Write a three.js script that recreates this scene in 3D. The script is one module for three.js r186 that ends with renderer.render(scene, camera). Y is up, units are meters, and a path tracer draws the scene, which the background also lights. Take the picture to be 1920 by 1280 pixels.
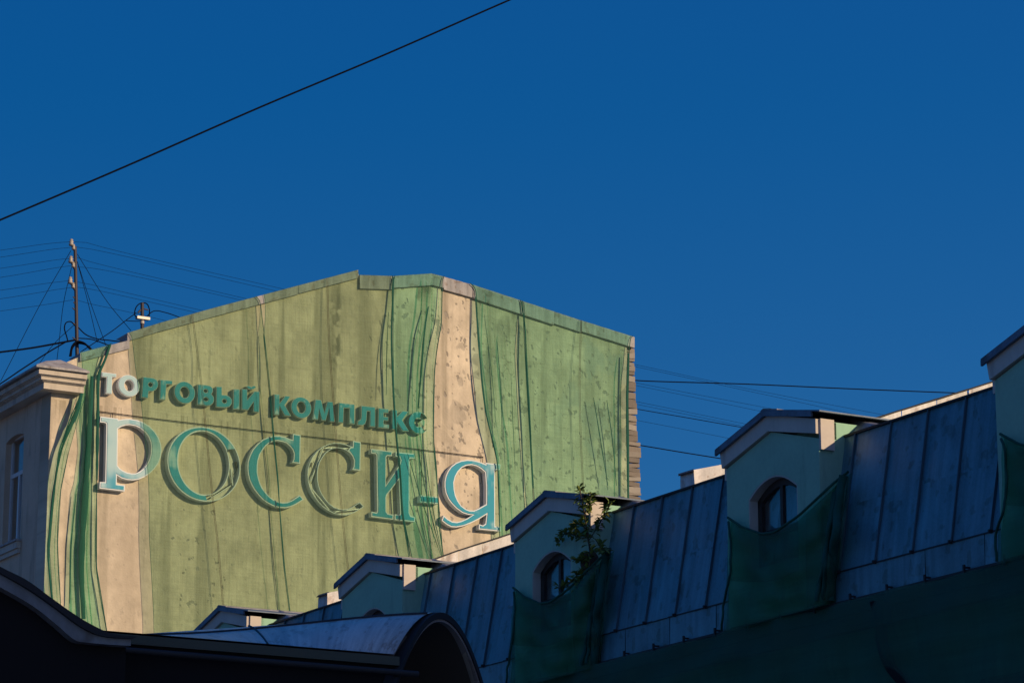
import * as THREE from 'three';
import { mergeGeometries } from 'three/addons/utils/BufferGeometryUtils.js';

// ---------------------------------------------------------------- camera, sky, sun, exposure
const scene = new THREE.Scene();
const PITCH = 14.26 * Math.PI / 180, YAW = Math.atan2(0.4886, 0.8725), FPX = 5884;
const fwd = new THREE.Vector3(Math.sin(YAW) * Math.cos(PITCH), Math.sin(PITCH), -Math.cos(YAW) * Math.cos(PITCH));
const rgt = new THREE.Vector3(Math.cos(YAW), 0, Math.sin(YAW));
const upv = new THREE.Vector3().crossVectors(rgt, fwd);
const eye = new THREE.Vector3(0, 1.65, 0);
const camera = new THREE.PerspectiveCamera(2 * Math.atan(640 / FPX) * 180 / Math.PI, 1024 / 682, 0.3, 3000);
camera.position.copy(eye); camera.lookAt(eye.clone().add(fwd)); camera.updateMatrixWorld();
const renderer = new THREE.WebGLRenderer({ antialias: true });
renderer.setSize(1024, 682);
renderer.toneMapping = THREE.LinearToneMapping; renderer.toneMappingExposure = 1.0;
renderer.shadowMap.enabled = true;

const SUN_EL = 17 * Math.PI / 180, SUN_AZ = 27 * Math.PI / 180;   // azimuth from +z towards +x
const sunDir = new THREE.Vector3(Math.sin(SUN_AZ) * Math.cos(SUN_EL), Math.sin(SUN_EL), Math.cos(SUN_AZ) * Math.cos(SUN_EL));
const sun = new THREE.DirectionalLight(new THREE.Color().setRGB(1, 0.77, 0.49), 4.0);
sun.position.copy(sunDir).multiplyScalar(150).add(new THREE.Vector3(25, 10, -45)); sun.target.position.set(25, 10, -45);
sun.castShadow = true; sun.shadow.mapSize.set(4096, 4096);
Object.assign(sun.shadow.camera, { left: -60, right: 60, top: 60, bottom: -60, near: 1, far: 400 });
scene.add(sun, sun.target);
{ // clear evening sky: deep blue overhead, paler near the horizon, a glow round the sun
  const W = 512, H = 256, data = new Float32Array(W * H * 4), d = new THREE.Vector3();
  for (let j = 0; j < H; j++) for (let i = 0; i < W; i++) {
    const el = ((j + 0.5) / H - 0.5) * Math.PI, az = ((i + 0.5) / W - 0.5) * 2 * Math.PI;
    d.set(Math.cos(el) * Math.cos(az), Math.sin(el), Math.cos(el) * Math.sin(az));
    const e = Math.max(0, d.y), h = Math.exp(-e * 5.6), c = d.dot(sunDir);
    const glow = Math.exp(-(1 - c) * 3.2), anti = 0.5 + 0.5 * c;
    const k = (j * W + i) * 4, b = 0.96 + 0.2 * anti;
    const gh = glow * (0.2 + 0.8 * h);
    data[k] = Math.max(0.002, (-0.012 + 0.082 * h) * b) + 0.60 * gh;
    data[k + 1] = (0.056 + 0.200 * h) * b + 0.46 * gh;
    data[k + 2] = (0.252 + 0.260 * h) * b + 0.30 * gh;
    data[k + 3] = 1;
  }
  const t = new THREE.DataTexture(data, W, H, THREE.RGBAFormat, THREE.FloatType);
  t.mapping = THREE.EquirectangularReflectionMapping; t.magFilter = THREE.LinearFilter; t.minFilter = THREE.LinearFilter;
  t.wrapS = THREE.RepeatWrapping; t.needsUpdate = true;
  scene.background = t; scene.environment = t;
}

// ---------------------------------------------------------------- helpers
const V = (x, y, z) => new THREE.Vector3(x, y, z);
let seed = 12345;
const rnd = () => { seed = (seed * 1664525 + 1013904223) >>> 0; return seed / 4294967296; };
const rr = (a, b) => a + (b - a) * rnd();
const lerp = (a, b, t) => a + (b - a) * t;
const clamp = (x, a = 0, b = 1) => Math.min(b, Math.max(a, x));
const sstep = (a, b, x) => { const t = clamp((x - a) / (b - a)); return t * t * (3 - 2 * t); };
const ray = (x, y) => fwd.clone().multiplyScalar(FPX).addScaledVector(rgt, x - 960).addScaledVector(upv, 640 - y);
const pX = (x, y, X) => { const d = ray(x, y); return d.multiplyScalar(X / d.x).add(eye); };     // where a sight line meets the plane x = X
const pZ = (x, y, Z) => { const d = ray(x, y); return d.multiplyScalar(Z / d.z).add(eye); };     // ... the plane z = Z
const pP = (x, y, p, n) => { const d = ray(x, y); return d.multiplyScalar(p.clone().sub(eye).dot(n) / d.dot(n)).add(eye); };
const used = {};
const numbered = (n) => { used[n] = (used[n] ?? -1) + 1; return used[n] ? n + '_' + String(used[n]).padStart(3, '0') : n; };
function thing(name, label, category, pos = V(0, 0, 0), group) {
  const o = new THREE.Group(); o.name = numbered(name); o.position.copy(pos); o.userData = { label, category };
  if (group) o.userData.group = group;
  scene.add(o); return o;
}
const worldOf = (o) => { const p = V(0, 0, 0); for (let q = o; q && q !== scene; q = q.parent) p.add(q.position); return p; };
function part(name, geo, mat, parent) {               // geometry given in world coordinates
  const g = Array.isArray(geo) ? merge(geo) : geo, p = worldOf(parent);
  g.translate(-p.x, -p.y, -p.z);
  const m = new THREE.Mesh(g, mat); m.name = name; m.castShadow = m.receiveShadow = true; parent.add(m); return m;
}
function merge(list) {
  const gs = list.map((g) => { const n = g.index ? g.toNonIndexed() : g; for (const k of Object.keys(n.attributes)) if (!['position', 'normal', 'uv'].includes(k)) n.deleteAttribute(k); return n; });
  return gs.length === 1 ? gs[0] : mergeGeometries(gs);
}
function box(x0, x1, y0, y1, z0, z1) {
  const g = new THREE.BoxGeometry(Math.abs(x1 - x0), Math.abs(y1 - y0), Math.abs(z1 - z0)).toNonIndexed();
  g.translate((x0 + x1) / 2, (y0 + y1) / 2, (z0 + z1) / 2); return boxUV(g);
}
function boxUV(g) {                                    // uv in metres, by the way each face points
  const p = g.attributes.position, n = g.attributes.normal, uv = new Float32Array(p.count * 2);
  for (let i = 0; i < p.count; i++) {
    const ax = Math.abs(n.getX(i)), ay = Math.abs(n.getY(i)), az = Math.abs(n.getZ(i));
    const a = ax > ay && ax > az ? [p.getZ(i), p.getY(i)] : ay > az ? [p.getX(i), p.getZ(i)] : [p.getX(i), p.getY(i)];
    uv[2 * i] = a[0]; uv[2 * i + 1] = a[1];
  }
  g.setAttribute('uv', new THREE.BufferAttribute(uv, 2)); return g;
}
function quad(a, b, c, d, nu = 1, nv = 1, fn) {        // bilinear sheet a-b (bottom) d-c (top); uv in metres
  const g = new THREE.PlaneGeometry(1, 1, nu, nv), p = g.attributes.position, uv = g.attributes.uv;
  const lu = a.distanceTo(b), lv = a.distanceTo(d), nrm = b.clone().sub(a).cross(d.clone().sub(a)).normalize();
  for (let i = 0; i < p.count; i++) {
    const u = p.getX(i) + 0.5, v = p.getY(i) + 0.5;
    const q = a.clone().lerp(b, u).lerp(d.clone().lerp(c, u), v);
    if (fn) q.addScaledVector(nrm, fn(u, v));
    p.setXYZ(i, q.x, q.y, q.z); uv.setXY(i, a.z + a.x + u * lu, a.y + v * lv);
  }
  g.computeVertexNormals(); return g;
}
function slab(a, b, c, d, t) {                         // closed sheet of thickness t (towards its back)
  const n = b.clone().sub(a).cross(d.clone().sub(a)).normalize().multiplyScalar(-t), A = [a, b, c, d], B = A.map((q) => q.clone().add(n));
  const gs = [quad(a, b, c, d), quad(B[1], B[0], B[3], B[2])];
  for (let i = 0; i < 4; i++) { const j = (i + 1) % 4; gs.push(quad(A[j], A[i], B[i], B[j])); }
  return merge(gs);
}
function tube(pts, r, seg = 0, rad = 6) {
  const c = new THREE.CatmullRomCurve3(pts, false, 'centripetal');
  return new THREE.TubeGeometry(c, seg || Math.max(2, pts.length * 6), r, rad, false);
}
function rod(a, b, r, r2 = r, rad = 8) {
  const l = a.distanceTo(b), g = new THREE.CylinderGeometry(r2, r, l, rad);
  g.applyQuaternion(new THREE.Quaternion().setFromUnitVectors(V(0, 1, 0), b.clone().sub(a).normalize()));
  const m = a.clone().add(b).multiplyScalar(0.5); g.translate(m.x, m.y, m.z); return g;
}
// tileable value noise and fbm
const PERM = new Float32Array(65536); { let s = 99; for (let i = 0; i < 65536; i++) { s = (s * 1664525 + 1013904223) >>> 0; PERM[i] = s / 4294967296; } }
function vn(x, y, per = 256) {
  const xi = Math.floor(x), yi = Math.floor(y), fx = x - xi, fy = y - yi, sx = fx * fx * (3 - 2 * fx), sy = fy * fy * (3 - 2 * fy);
  const m = (a) => ((a % per) + per) % per, x0 = m(xi), x1 = m(xi + 1), y0 = m(yi) * 256, y1 = m(yi + 1) * 256;
  return (PERM[y0 + x0] * (1 - sx) + PERM[y0 + x1] * sx) * (1 - sy) + (PERM[y1 + x0] * (1 - sx) + PERM[y1 + x1] * sx) * sy;
}
const fbm = (x, y, o = 4, per = 256) => { let s = 0, a = 0.5, t = 0; for (let i = 0; i < o; i++) { s += a * vn(x, y, per); t += a; a *= 0.5; x *= 2; y *= 2; per = Math.min(256, per * 2); } return s / t; };
const enc = (x) => Math.round(255 * clamp(x <= 0.0031308 ? 12.92 * x : 1.055 * Math.pow(x, 1 / 2.4) - 0.055));
function texture(w, h, fn, srgb = true) {              // fn(u, v) -> linear [r, g, b]
  const d = new Uint8Array(w * h * 4);
  for (let j = 0, k = 0; j < h; j++) for (let i = 0; i < w; i++, k += 4) {
    const c = fn((i + 0.5) / w, (j + 0.5) / h);
    for (let q = 0; q < 3; q++) d[k + q] = srgb ? enc(c[q]) : Math.round(255 * clamp(c[q]));
    d[k + 3] = 255;
  }
  const t = new THREE.DataTexture(d, w, h); if (srgb) t.colorSpace = THREE.SRGBColorSpace;
  t.wrapS = t.wrapT = THREE.RepeatWrapping; t.magFilter = THREE.LinearFilter; t.minFilter = THREE.LinearMipmapLinearFilter; t.generateMipmaps = true; t.needsUpdate = true;
  return t;
}
const rep = (t, x, y) => { const c = t.clone(); c.repeat.set(x, y); c.needsUpdate = true; return c; };
const mat = (r, g, b, o = {}) => new THREE.MeshStandardMaterial({ color: new THREE.Color().setRGB(r, g, b), roughness: 0.8, side: THREE.DoubleSide, ...o });
const mix3 = (a, b, t) => [lerp(a[0], b[0], t), lerp(a[1], b[1], t), lerp(a[2], b[2], t)];

// ---------------------------------------------------------------- materials
const D = -62;                                         // plane of the gable wall
const GX0 = 23.3, GX1 = 38.3, GY0 = 9, GY1 = 21.5;
// peeling, streaks, cracks of the gable's plaster, in metres on the wall
function wallPeel(X, Y) {
  const zone = 0.35 * sstep(30.6, 32.2, X) * sstep(14.4, 16, Y) + 0.3 * Math.exp(-(((X - 33.6) / 1.1) ** 2)) * sstep(15.4, 16.6, Y) * (1 - sstep(20, 20.8, Y))
    + 0.95 * Math.exp(-(((X - 37.4) / 0.6) ** 2)) * (1 - sstep(18.6, 19.6, Y)) + 0.25 * Math.exp(-(((X - 26.9) / 0.5) ** 2) - ((Y - 13.9) / 0.8) ** 2) + 0.1;
  const a = X * 0.94 + Y * 0.34, b = Y * 0.94 - X * 0.34;
  const n = fbm(a * 11 + 11, b * 7.6, 4), big = fbm(a * 1.5 + 40, b * 1.3 + 7, 4);
  return clamp(sstep(0.745 - 0.09 * zone, 0.775 - 0.09 * zone, n) * (zone > 0.12 ? 1 : 0.35) + sstep(0.60, 0.63, big) * sstep(0.55, 0.9, zone));
}
const wallMap = texture(1536, 1280, (u, v) => {
  const X = lerp(GX0, GX1, u), Y = lerp(GY0, GY1, v);
  let c = [0.62, 0.515, 0.385];
  const broad = fbm(X * 0.9, Y * 0.55 + 3, 4), fine = fbm(X * 9, Y * 7, 4), grain = vn(X * 60, Y * 60) - 0.5, coat = fbm(X * 2.6 + 5, Y * 2.2, 5);
  c = c.map((q) => q * (0.74 + 0.34 * broad + 0.26 * (fine - 0.5) + 0.07 * grain + 0.44 * (coat - 0.5)));
  // rain streaks: narrow in x, long in y
  const st = fbm(X * 3.4 + 20, Y * 0.22, 5), st2 = fbm(X * 14, Y * 0.5 + 9, 3);
  c = mix3(c, [0.25, 0.21, 0.15], 0.75 * sstep(0.50, 0.74, st) * (0.35 + 0.8 * coat) + 0.15 * sstep(0.55, 0.8, st2));
  // the dark run below the parapet step, damp bands under the eaves line and a stain below the first big letter
  const run = Math.exp(-(((X - 30.15 + 0.08 * (vn(Y * 1.7, 3) - 0.5)) / 0.16) ** 2)) * sstep(17.6, 19.2, Y) * (0.45 + 0.9 * vn(X * 9, Y * 2));
  const damp = 0.9 * Math.exp(-(((X - 32.1) / 0.7) ** 2)) * sstep(18.9, 20.6, Y) + 0.55 * Math.exp(-(((X - 34.9) / 0.8) ** 2)) * sstep(18.6, 20.4, Y);
  const low = Math.exp(-(((X - 25.25) / 0.34) ** 2)) * (1 - sstep(14.3, 15.3, Y)) * (0.3 + 0.6 * coat);
  c = mix3(c, [0.10, 0.085, 0.06], clamp(0.85 * run * sstep(0.3, 0.6, fine) + damp * sstep(0.42, 0.66, fbm(X * 4, Y * 1.1 + 2, 4))));
  c = mix3(c, [0.36, 0.29, 0.21], 0.8 * clamp(low));
  // grey blotches to the right
  c = mix3(c, [0.30, 0.30, 0.27], 0.55 * sstep(34.5, 37.5, X) * sstep(0.5, 0.68, fbm(X * 2.2, Y * 1.6 + 31, 5)));
  // drips under the upper row of letters
  const rowY = 17.02 - (X - 24.5) * 0.006, dr = vn(X * 34, 5) * 0.6 + vn(X * 13, 9) * 0.5;
  if (Y < rowY && X < 33.4) c = mix3(c, [0.22, 0.18, 0.12], 0.5 * sstep(0.55, 0.9, dr) * (1 - sstep(0.15, 0.35 + 0.45 * vn(X * 21, 2), rowY - Y)));
  // fine cracks
  const cr = Math.abs(fbm(X * 1.7 + 3, Y * 1.7, 3) - 0.5), cz = 0.25 + 0.75 * sstep(32.6, 33.4, X);
  c = mix3(c, [0.18, 0.14, 0.10], 0.5 * cz * (1 - sstep(0.002, 0.006, cr)) * sstep(0.4, 0.6, vn(X * 0.8, Y * 0.8 + 9)));
  const p = wallPeel(X, Y);
  return mix3(c, mix3([0.21, 0.17, 0.13], [0.34, 0.30, 0.25], fine), 0.85 * p);
});
const wallBump = texture(1024, 854, (u, v) => { const X = lerp(GX0, GX1, u), Y = lerp(GY0, GY1, v); const q = 0.55 + 0.25 * (fbm(X * 5, Y * 5, 4) - 0.5) + 0.12 * (vn(X * 40, Y * 40) - 0.5) - 0.35 * wallPeel(X, Y); return [q, q, q]; }, false);
wallMap.wrapS = wallMap.wrapT = wallBump.wrapS = wallBump.wrapT = THREE.MirroredRepeatWrapping;
const M = {};
M.gable = mat(1, 1, 1, { map: wallMap, bumpMap: wallBump, bumpScale: 0.03, roughness: 0.95 });
const plasterN = texture(512, 512, (u, v) => {         // 4 m tile: plaster tone, streaks and specks
  const n = fbm(u * 8, v * 8, 5, 8), s = fbm(u * 24 + 3, v * 3, 4, 24), k = vn(u * 128, v * 128, 128);
  const q = 0.80 + 0.25 * (n - 0.5) + 0.05 * (k - 0.5) - 0.17 * sstep(0.56, 0.78, s); return [q, q * 0.985, q * 0.96];
});
const plasterB = texture(512, 512, (u, v) => { const q = 0.5 + 0.5 * (fbm(u * 32, v * 32, 4, 32) - 0.5); return [q, q, q]; }, false);
const p4 = rep(plasterN, 0.25, 0.25), b4 = rep(plasterB, 0.25, 0.25);
M.facade = mat(0.70, 0.54, 0.40, { map: p4, bumpMap: b4, bumpScale: 0.01 });
M.cornice = mat(0.66, 0.58, 0.49, { map: p4, bumpMap: b4, bumpScale: 0.006 });
M.mint = mat(0.36, 0.63, 0.48, { map: p4, bumpMap: b4, bumpScale: 0.008 });
M.trim = mat(0.70, 0.62, 0.56, { map: p4, bumpMap: b4, bumpScale: 0.005 });
M.reveal = mat(0.66, 0.60, 0.55, { map: p4 });
const sheetMap = texture(512, 512, (u, v) => {         // 3 m tile: oxidised galvanised sheet
  const n = fbm(u * 6, v * 6, 5, 6), s = fbm(u * 40, v * 2, 3, 40), k = vn(u * 170, v * 170, 170), d = sstep(0.62, 0.72, fbm(u * 24, v * 20 + 5, 3, 24));
  const q = 0.72 + 0.50 * (n - 0.5) + 0.42 * (s - 0.5) + 0.12 * (k - 0.5) - 0.20 * d; return [q * (1 + 0.10 * d), q, q * (1 - 0.06 * d)];
});
const sheetRough = texture(256, 256, (u, v) => { const q = 0.5 + 0.5 * (fbm(u * 8, v * 8, 5, 8) - 0.5); return [q, q, q]; }, false);
const sm = rep(sheetMap, 1 / 3, 1 / 3), sr = rep(sheetRough, 1 / 3, 1 / 3);
const sheetMat = (k) => mat(0.135 * k, 0.315 * k, 0.395 * k, { map: sm, roughnessMap: sr, roughness: 0.95, metalness: 0.05 });
M.sheet = [sheetMat(0.92), sheetMat(1), sheetMat(1.08)];
M.roofBlue = mat(0.17, 0.23, 0.32, { map: sm, roughness: 0.6, metalness: 0.1 });
M.flash = mat(0.46, 0.43, 0.42, { map: sm, roughness: 0.8 });
M.zinc = mat(0.86, 0.80, 0.74, { map: sm, roughness: 0.8, metalness: 0.1 });
M.brightZinc = mat(0.84, 0.78, 0.68, { map: rep(sheetMap, 0.7, 0.7), roughness: 0.32, metalness: 0.25 });
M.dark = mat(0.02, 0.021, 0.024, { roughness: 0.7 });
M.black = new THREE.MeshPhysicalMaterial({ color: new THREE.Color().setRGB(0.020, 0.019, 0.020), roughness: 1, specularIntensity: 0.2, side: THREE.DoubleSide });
M.seam = mat(0.07, 0.13, 0.165, { roughness: 0.7 }); M.timber = mat(0.11, 0.09, 0.07); M.eaves = mat(0.07, 0.085, 0.065, { roughness: 0.7 });  // shadow strips beside the roof seams are put into the darker seam colour
M.iron = mat(0.05, 0.04, 0.045, { roughness: 0.6, metalness: 0.3 });
M.wire = new THREE.MeshPhysicalMaterial({ color: new THREE.Color().setRGB(0.004, 0.005, 0.010), roughness: 1, specularIntensity: 0.1 });
M.porcelain = mat(0.36, 0.31, 0.26, { roughness: 0.35 });
M.frameBrown = mat(0.035, 0.022, 0.018, { roughness: 0.6 });
M.frameWhite = mat(0.62, 0.61, 0.60, { roughness: 0.5 });
M.glass = new THREE.MeshPhysicalMaterial({ color: 0xffffff, roughness: 0.02, transmission: 1, thickness: 0, ior: 1.55, side: THREE.DoubleSide });
M.room = mat(0.05, 0.045, 0.04);
M.ground = mat(0.27, 0.245, 0.215, { map: rep(plasterN, 0.3, 0.3), roughness: 0.9 });
// net: green woven mesh, finer than can be told apart: a thin sheet that lets tinted light through, with threads, slubs and thin places
const netTone = texture(512, 512, (u, v) => {
  const q = 0.93 + 0.10 * (fbm(u * 10, v * 5, 4, 10) - 0.5) + 0.10 * (vn(u * 220, v * 6, 220) - 0.5) + 0.08 * (vn(u * 5, v * 220, 220) - 0.5); return [q, Math.min(1, q * 1.015), q];
}, false);
const netMat = (c, o = {}) => new THREE.MeshPhysicalMaterial({ color: new THREE.Color().setRGB(...c), map: rep(netTone, 0.35, 0.35), transmission: 0.975, thickness: 0, roughness: 0.12, specularIntensity: 0, side: THREE.DoubleSide, ...o });
M.net = netMat([0.735, 0.845, 0.735]); M.netDense = netMat([0.685, 0.915, 0.815]); M.netBunch = netMat([0.40, 0.72, 0.60], { roughness: 0.32, transmission: 0.90 });
M.thread = mat(0.002, 0.22, 0.12, { transparent: true, opacity: 0.045, roughness: 0.9 }); M.threadDense = mat(0.002, 0.21, 0.12, { transparent: true, opacity: 0.28, roughness: 0.9 });
M.strand = mat(0.003, 0.075, 0.052, { roughness: 0.9 });   // net gathered so tightly that nothing shows through
M.hem = mat(0.004, 0.085, 0.055, { roughness: 0.85 });
M.stitch = mat(0.07, 0.05, 0.03, { roughness: 0.9 });
// sign faces: teal acrylic film, its pale cloudy patches part fading, part painted glare
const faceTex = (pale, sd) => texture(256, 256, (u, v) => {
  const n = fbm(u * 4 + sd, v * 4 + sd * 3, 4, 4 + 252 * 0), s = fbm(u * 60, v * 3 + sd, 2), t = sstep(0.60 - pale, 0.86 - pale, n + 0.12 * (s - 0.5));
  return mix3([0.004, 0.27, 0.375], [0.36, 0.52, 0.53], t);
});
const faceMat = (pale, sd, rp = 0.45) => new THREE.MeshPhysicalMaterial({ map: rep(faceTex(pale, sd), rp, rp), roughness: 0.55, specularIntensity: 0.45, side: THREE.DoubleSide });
M.faceTeal = faceMat(0.02, 7); M.facePale = faceMat(0.40, 3, 0.22); M.faceMid = faceMat(0.10, 21); M.faceSmall = faceMat(0.05, 13, 1.1); M.faceSmallPale = faceMat(0.38, 31, 0.4);  // the pale faces carry sun and sky glare in their colour
M.casing = new THREE.MeshPhysicalMaterial({ color: new THREE.Color().setRGB(0.68, 0.70, 0.69), roughness: 0.6, specularIntensity: 0.4, side: THREE.DoubleSide });
M.casingSmall = mat(0.30, 0.36, 0.34, { roughness: 0.5 });
M.backPlate = mat(0.72, 0.66, 0.56, { map: p4, roughness: 0.6 });
M.tubeGlass = mat(0.55, 0.54, 0.50, { roughness: 0.2 });
M.bricks = [[0.25, 0.205, 0.17], [0.29, 0.25, 0.215], [0.36, 0.32, 0.28], [0.20, 0.165, 0.14]].map((c) => mat(...c, { map: p4, bumpMap: b4, bumpScale: 0.03 }));
M.bark = mat(0.07, 0.05, 0.035, { roughness: 0.95 });
M.leaves = [[0.13, 0.19, 0.03], [0.18, 0.23, 0.04], [0.09, 0.145, 0.03], [0.34, 0.30, 0.04]].map((c) => mat(...c, { roughness: 0.7 }));

// ---------------------------------------------------------------- ground
{
  const g = new THREE.PlaneGeometry(1600, 1600, 8, 8); g.rotateX(-Math.PI / 2);
  const uv = g.attributes.uv; for (let i = 0; i < uv.count; i++) uv.setXY(i, uv.getX(i) * 1600, uv.getY(i) * 1600);
  const m = new THREE.Mesh(g, M.ground); m.name = 'ground'; m.receiveShadow = true; m.userData = { kind: 'structure', label: 'grey paved street and square between the buildings', category: 'ground' }; scene.add(m);
}

// ---------------------------------------------------------------- gable building
const GXL = 23.38, GXR = 37.86, GBACK = D - 15;
const gable = thing('gable_building', 'tall cream building with peeling gable wall hung with green netting', 'building', V(GXL, 0, D));
const wallUV = (g) => { const p = g.attributes.position, uv = g.attributes.uv; for (let i = 0; i < p.count; i++) uv.setXY(i, (p.getX(i) - GX0) / (GX1 - GX0), (p.getY(i) - GY0) / (GY1 - GY0)); return g; };
const topPx = [[94, 690], [150, 668], [242, 641], [242, 628], [479, 560], [671, 511], [673, 520], [736, 521], [808, 516], [832, 522], [879, 535], [975, 567], [1090, 604], [1183, 634]];
const topPts = topPx.map(([x, y]) => pZ(x, y, D)).map((p) => [p.x, p.y]); topPts[0][0] = GXL; topPts[topPts.length - 1][0] = GXR;
{
  const s = new THREE.Shape(); s.moveTo(GXL, 0); s.lineTo(GXR, 0); for (const [x, y] of [...topPts].reverse()) s.lineTo(x, y); s.closePath();
  const g = new THREE.ExtrudeGeometry(s, { depth: 0.55, bevelEnabled: false }); g.translate(0, 0, D - 0.55);
  part('gable_wall', wallUV(g), M.gable, gable);
  // street facade (faces -x) with its window openings
  const f = new THREE.Shape(); f.moveTo(0, 0); f.lineTo(14.4, 0); f.lineTo(14.4, 17.7); f.lineTo(0, 17.7); f.closePath();
  const wz = [pX(7.7, 900, GXL).z, pX(41, 900, GXL).z].map((z) => D - 0.56 - z);   // distance back from the corner
  const yTopR = pX(41, 807, GXL).y, yTopL = pX(8, 825, GXL).y, yBot = pX(41, 1009, GXL).y;
  const [wa, wb] = [wz[1], wz[0]], spring = (yTopR + yTopL) / 2 - 0.10;
  for (const dz of [0, 3.4, 6.8]) for (const dy of [0, -3.6, -7.2]) {
    const h = new THREE.Path(), c = (wa + wb) / 2 + dz; h.moveTo(wa + dz, yBot + dy); h.lineTo(wb + dz, yBot + dy); h.lineTo(wb + dz, spring + dy);
    h.quadraticCurveTo(c, spring + 0.16 + dy, wa + dz, spring + dy); h.closePath(); f.holes.push(h);
  }
  const fg = new THREE.ExtrudeGeometry(f, { depth: 0.5, bevelEnabled: false, curveSegments: 8 }); fg.rotateY(Math.PI / 2); fg.translate(GXL, 0, D - 0.56);
  part('facade_wall', boxUV(fg.toNonIndexed()), M.facade, gable);
  for (const dz of [0, 3.4, 6.8]) for (const dy of [0, -3.6, -7.2]) {
    const z0 = D - 0.56 - wa - dz, z1 = D - 0.56 - wb - dz, y0 = yBot + dy, y1 = spring + dy + 0.10, xf = GXL + 0.13, w = part('window', [box(xf, xf + 0.06, y0, y1 + 0.05, z0 - 0.07, z0), box(xf, xf + 0.06, y0, y1 + 0.05, z1, z1 + 0.07), box(xf, xf + 0.06, y0, y0 + 0.08, z1 + 0.07, z0 - 0.07),
      box(xf, xf + 0.06, y1 - 0.06, y1 + 0.05, z1 + 0.07, z0 - 0.07), box(xf, xf + 0.06, lerp(y0, y1, 0.63), lerp(y0, y1, 0.63) + 0.09, z1 + 0.07, z0 - 0.07), box(xf - 0.005, xf + 0.05, y0 + 0.08, lerp(y0, y1, 0.63), (z0 + z1) / 2 - 0.04, (z0 + z1) / 2 + 0.04)], M.frameWhite, gable);
    part('pane', box(xf + 0.025, xf + 0.033, y0 + 0.08, y1 - 0.06, z1 + 0.07, z0 - 0.07), M.glass, w);
    part('sill', box(GXL - 0.14, GXL + 0.22, y0 - 0.05, y0 - 0.005, z1 - 0.14, z0 + 0.10), M.flash, w);
    part('sill_moulding', [box(GXL - 0.10, GXL - 0.003, y0 - 0.20, y0 - 0.055, z1 - 0.12, z0 + 0.07), box(GXL - 0.06, GXL - 0.003, y0 - 0.30, y0 - 0.203, z1 - 0.10, z0 + 0.05)], M.cornice, w);
  }
  part('side_wall', box(GXR - 0.45, GXR, 0, 19.6, GBACK + 0.5, D - 0.56), M.facade, gable);
  part('rear_wall', box(GXL + 0.5, GXR, 0, 17.5, GBACK, GBACK + 0.49), M.facade, gable);
  part('ceiling', box(GXL + 0.51, GXR - 0.46, 16.9, 17.1, GBACK + 0.5, D - 0.56), M.room, gable);
  // roof planes behind the parapet
  const rp = [[GXL - 0.2, 17.75], [30.6, 20.55], [33, 20.6], [GXR + 0.1, 19.75]];
  for (let i = 0; i < 3; i++) part('roof_plane', slab(V(rp[i][0], rp[i][1], D - 0.56), V(rp[i + 1][0], rp[i + 1][1], D - 0.56), V(rp[i + 1][0], rp[i + 1][1], GBACK), V(rp[i][0], rp[i][1], GBACK), 0.1), M.sheet[0], gable);
  // parapet flashing, piece by piece, folded over the wall's top
  const cuts = [[150, 661, 242, 637.5, 16], [238.5, 624, 300, 605, 15.5], [300, 605, 405, 576, 16], [405, 576, 560, 535, 16], [560, 535, 671, 506, 15], [674.5, 515.5, 737, 517.5, 25], [737, 517.5, 808.5, 512.7, 22], [808.5, 512.7, 832, 518.6, 21], [832, 518.6, 887, 534, 24], [887, 534, 1039, 584, 25], [1039, 584, 1090, 600.7, 22], [1090, 600.7, 1190, 632, 20]];
  cuts.forEach(([x0, y0, x1, y1, h]) => {
    const zf = D + 0.07, a = pZ(x0, y0 + h, zf), b = pZ(x1, y1 + h, zf), c = pZ(x1, y1, zf), d = pZ(x0, y0, zf);
    const back = (p) => V(p.x, p.y, D - 0.62), j = rr(-0.006, 0.006); for (const p of [a, b, c, d]) p.z += j;
    const dent = (u, v) => 0.008 * Math.sin(u * 9 + x0) * (1 - v) + 0.006 * Math.sin(u * 23 + x1);
    part('flashing', [quad(a, b, c, d, 12, 3, dent), quad(d, c, back(c), back(d)), quad(a, b, V(b.x, b.y, D + 0.004), V(a.x, a.y, D + 0.004)), quad(V(a.x, a.y, D + 0.004), a, d, back(d)), quad(b, V(b.x, b.y, D + 0.004), back(c), c)], M.flash, gable);
  });
  // ragged brick end of the wall where the plaster has gone
  const prof = [[655, 1184], [700, 1185.5], [760, 1188], [830, 1189.5], [838, 1195.5], [866, 1196.5], [872, 1193.5], [900, 1195], [935, 1196], [1000, 1196]];
  const edgeX = (y) => { for (let i = 1; i < prof.length; i++) if (y <= prof[i][0]) return lerp(prof[i - 1][1], prof[i][1], clamp((y - prof[i - 1][0]) / (prof[i][0] - prof[i - 1][0]))); return 1198; };
  const yt = pZ(1183, 652, D - 0.2).y, yb = pZ(1190, 985, D - 0.2).y; let k = 0;
  for (let y = yb, h; y < yt; y += h + 0.012, k++) {
    h = rr(0.05, 0.15);
    const py = lerp(985, 652, (y - yb) / (yt - yb)), xe = pZ(edgeX(py), py, D - 0.2).x + rr(-0.010, 0.010), z1 = D - 0.04 - rr(0, 0.05), z0 = z1 - (k % 2 ? 0.12 : 0.25);
    const g = box(GXR + 0.004, Math.max(xe, GXR + 0.02), y, y + h, z0, z1), p = g.attributes.position;
    for (let i = 0; i < p.count; i++) p.setY(i, p.getY(i) + 0.016 * Math.sin(p.getX(i) * 91 + k * 2.3));
    part('brick', g, M.bricks[(rnd() * 4) | 0], gable);
  }
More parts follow.
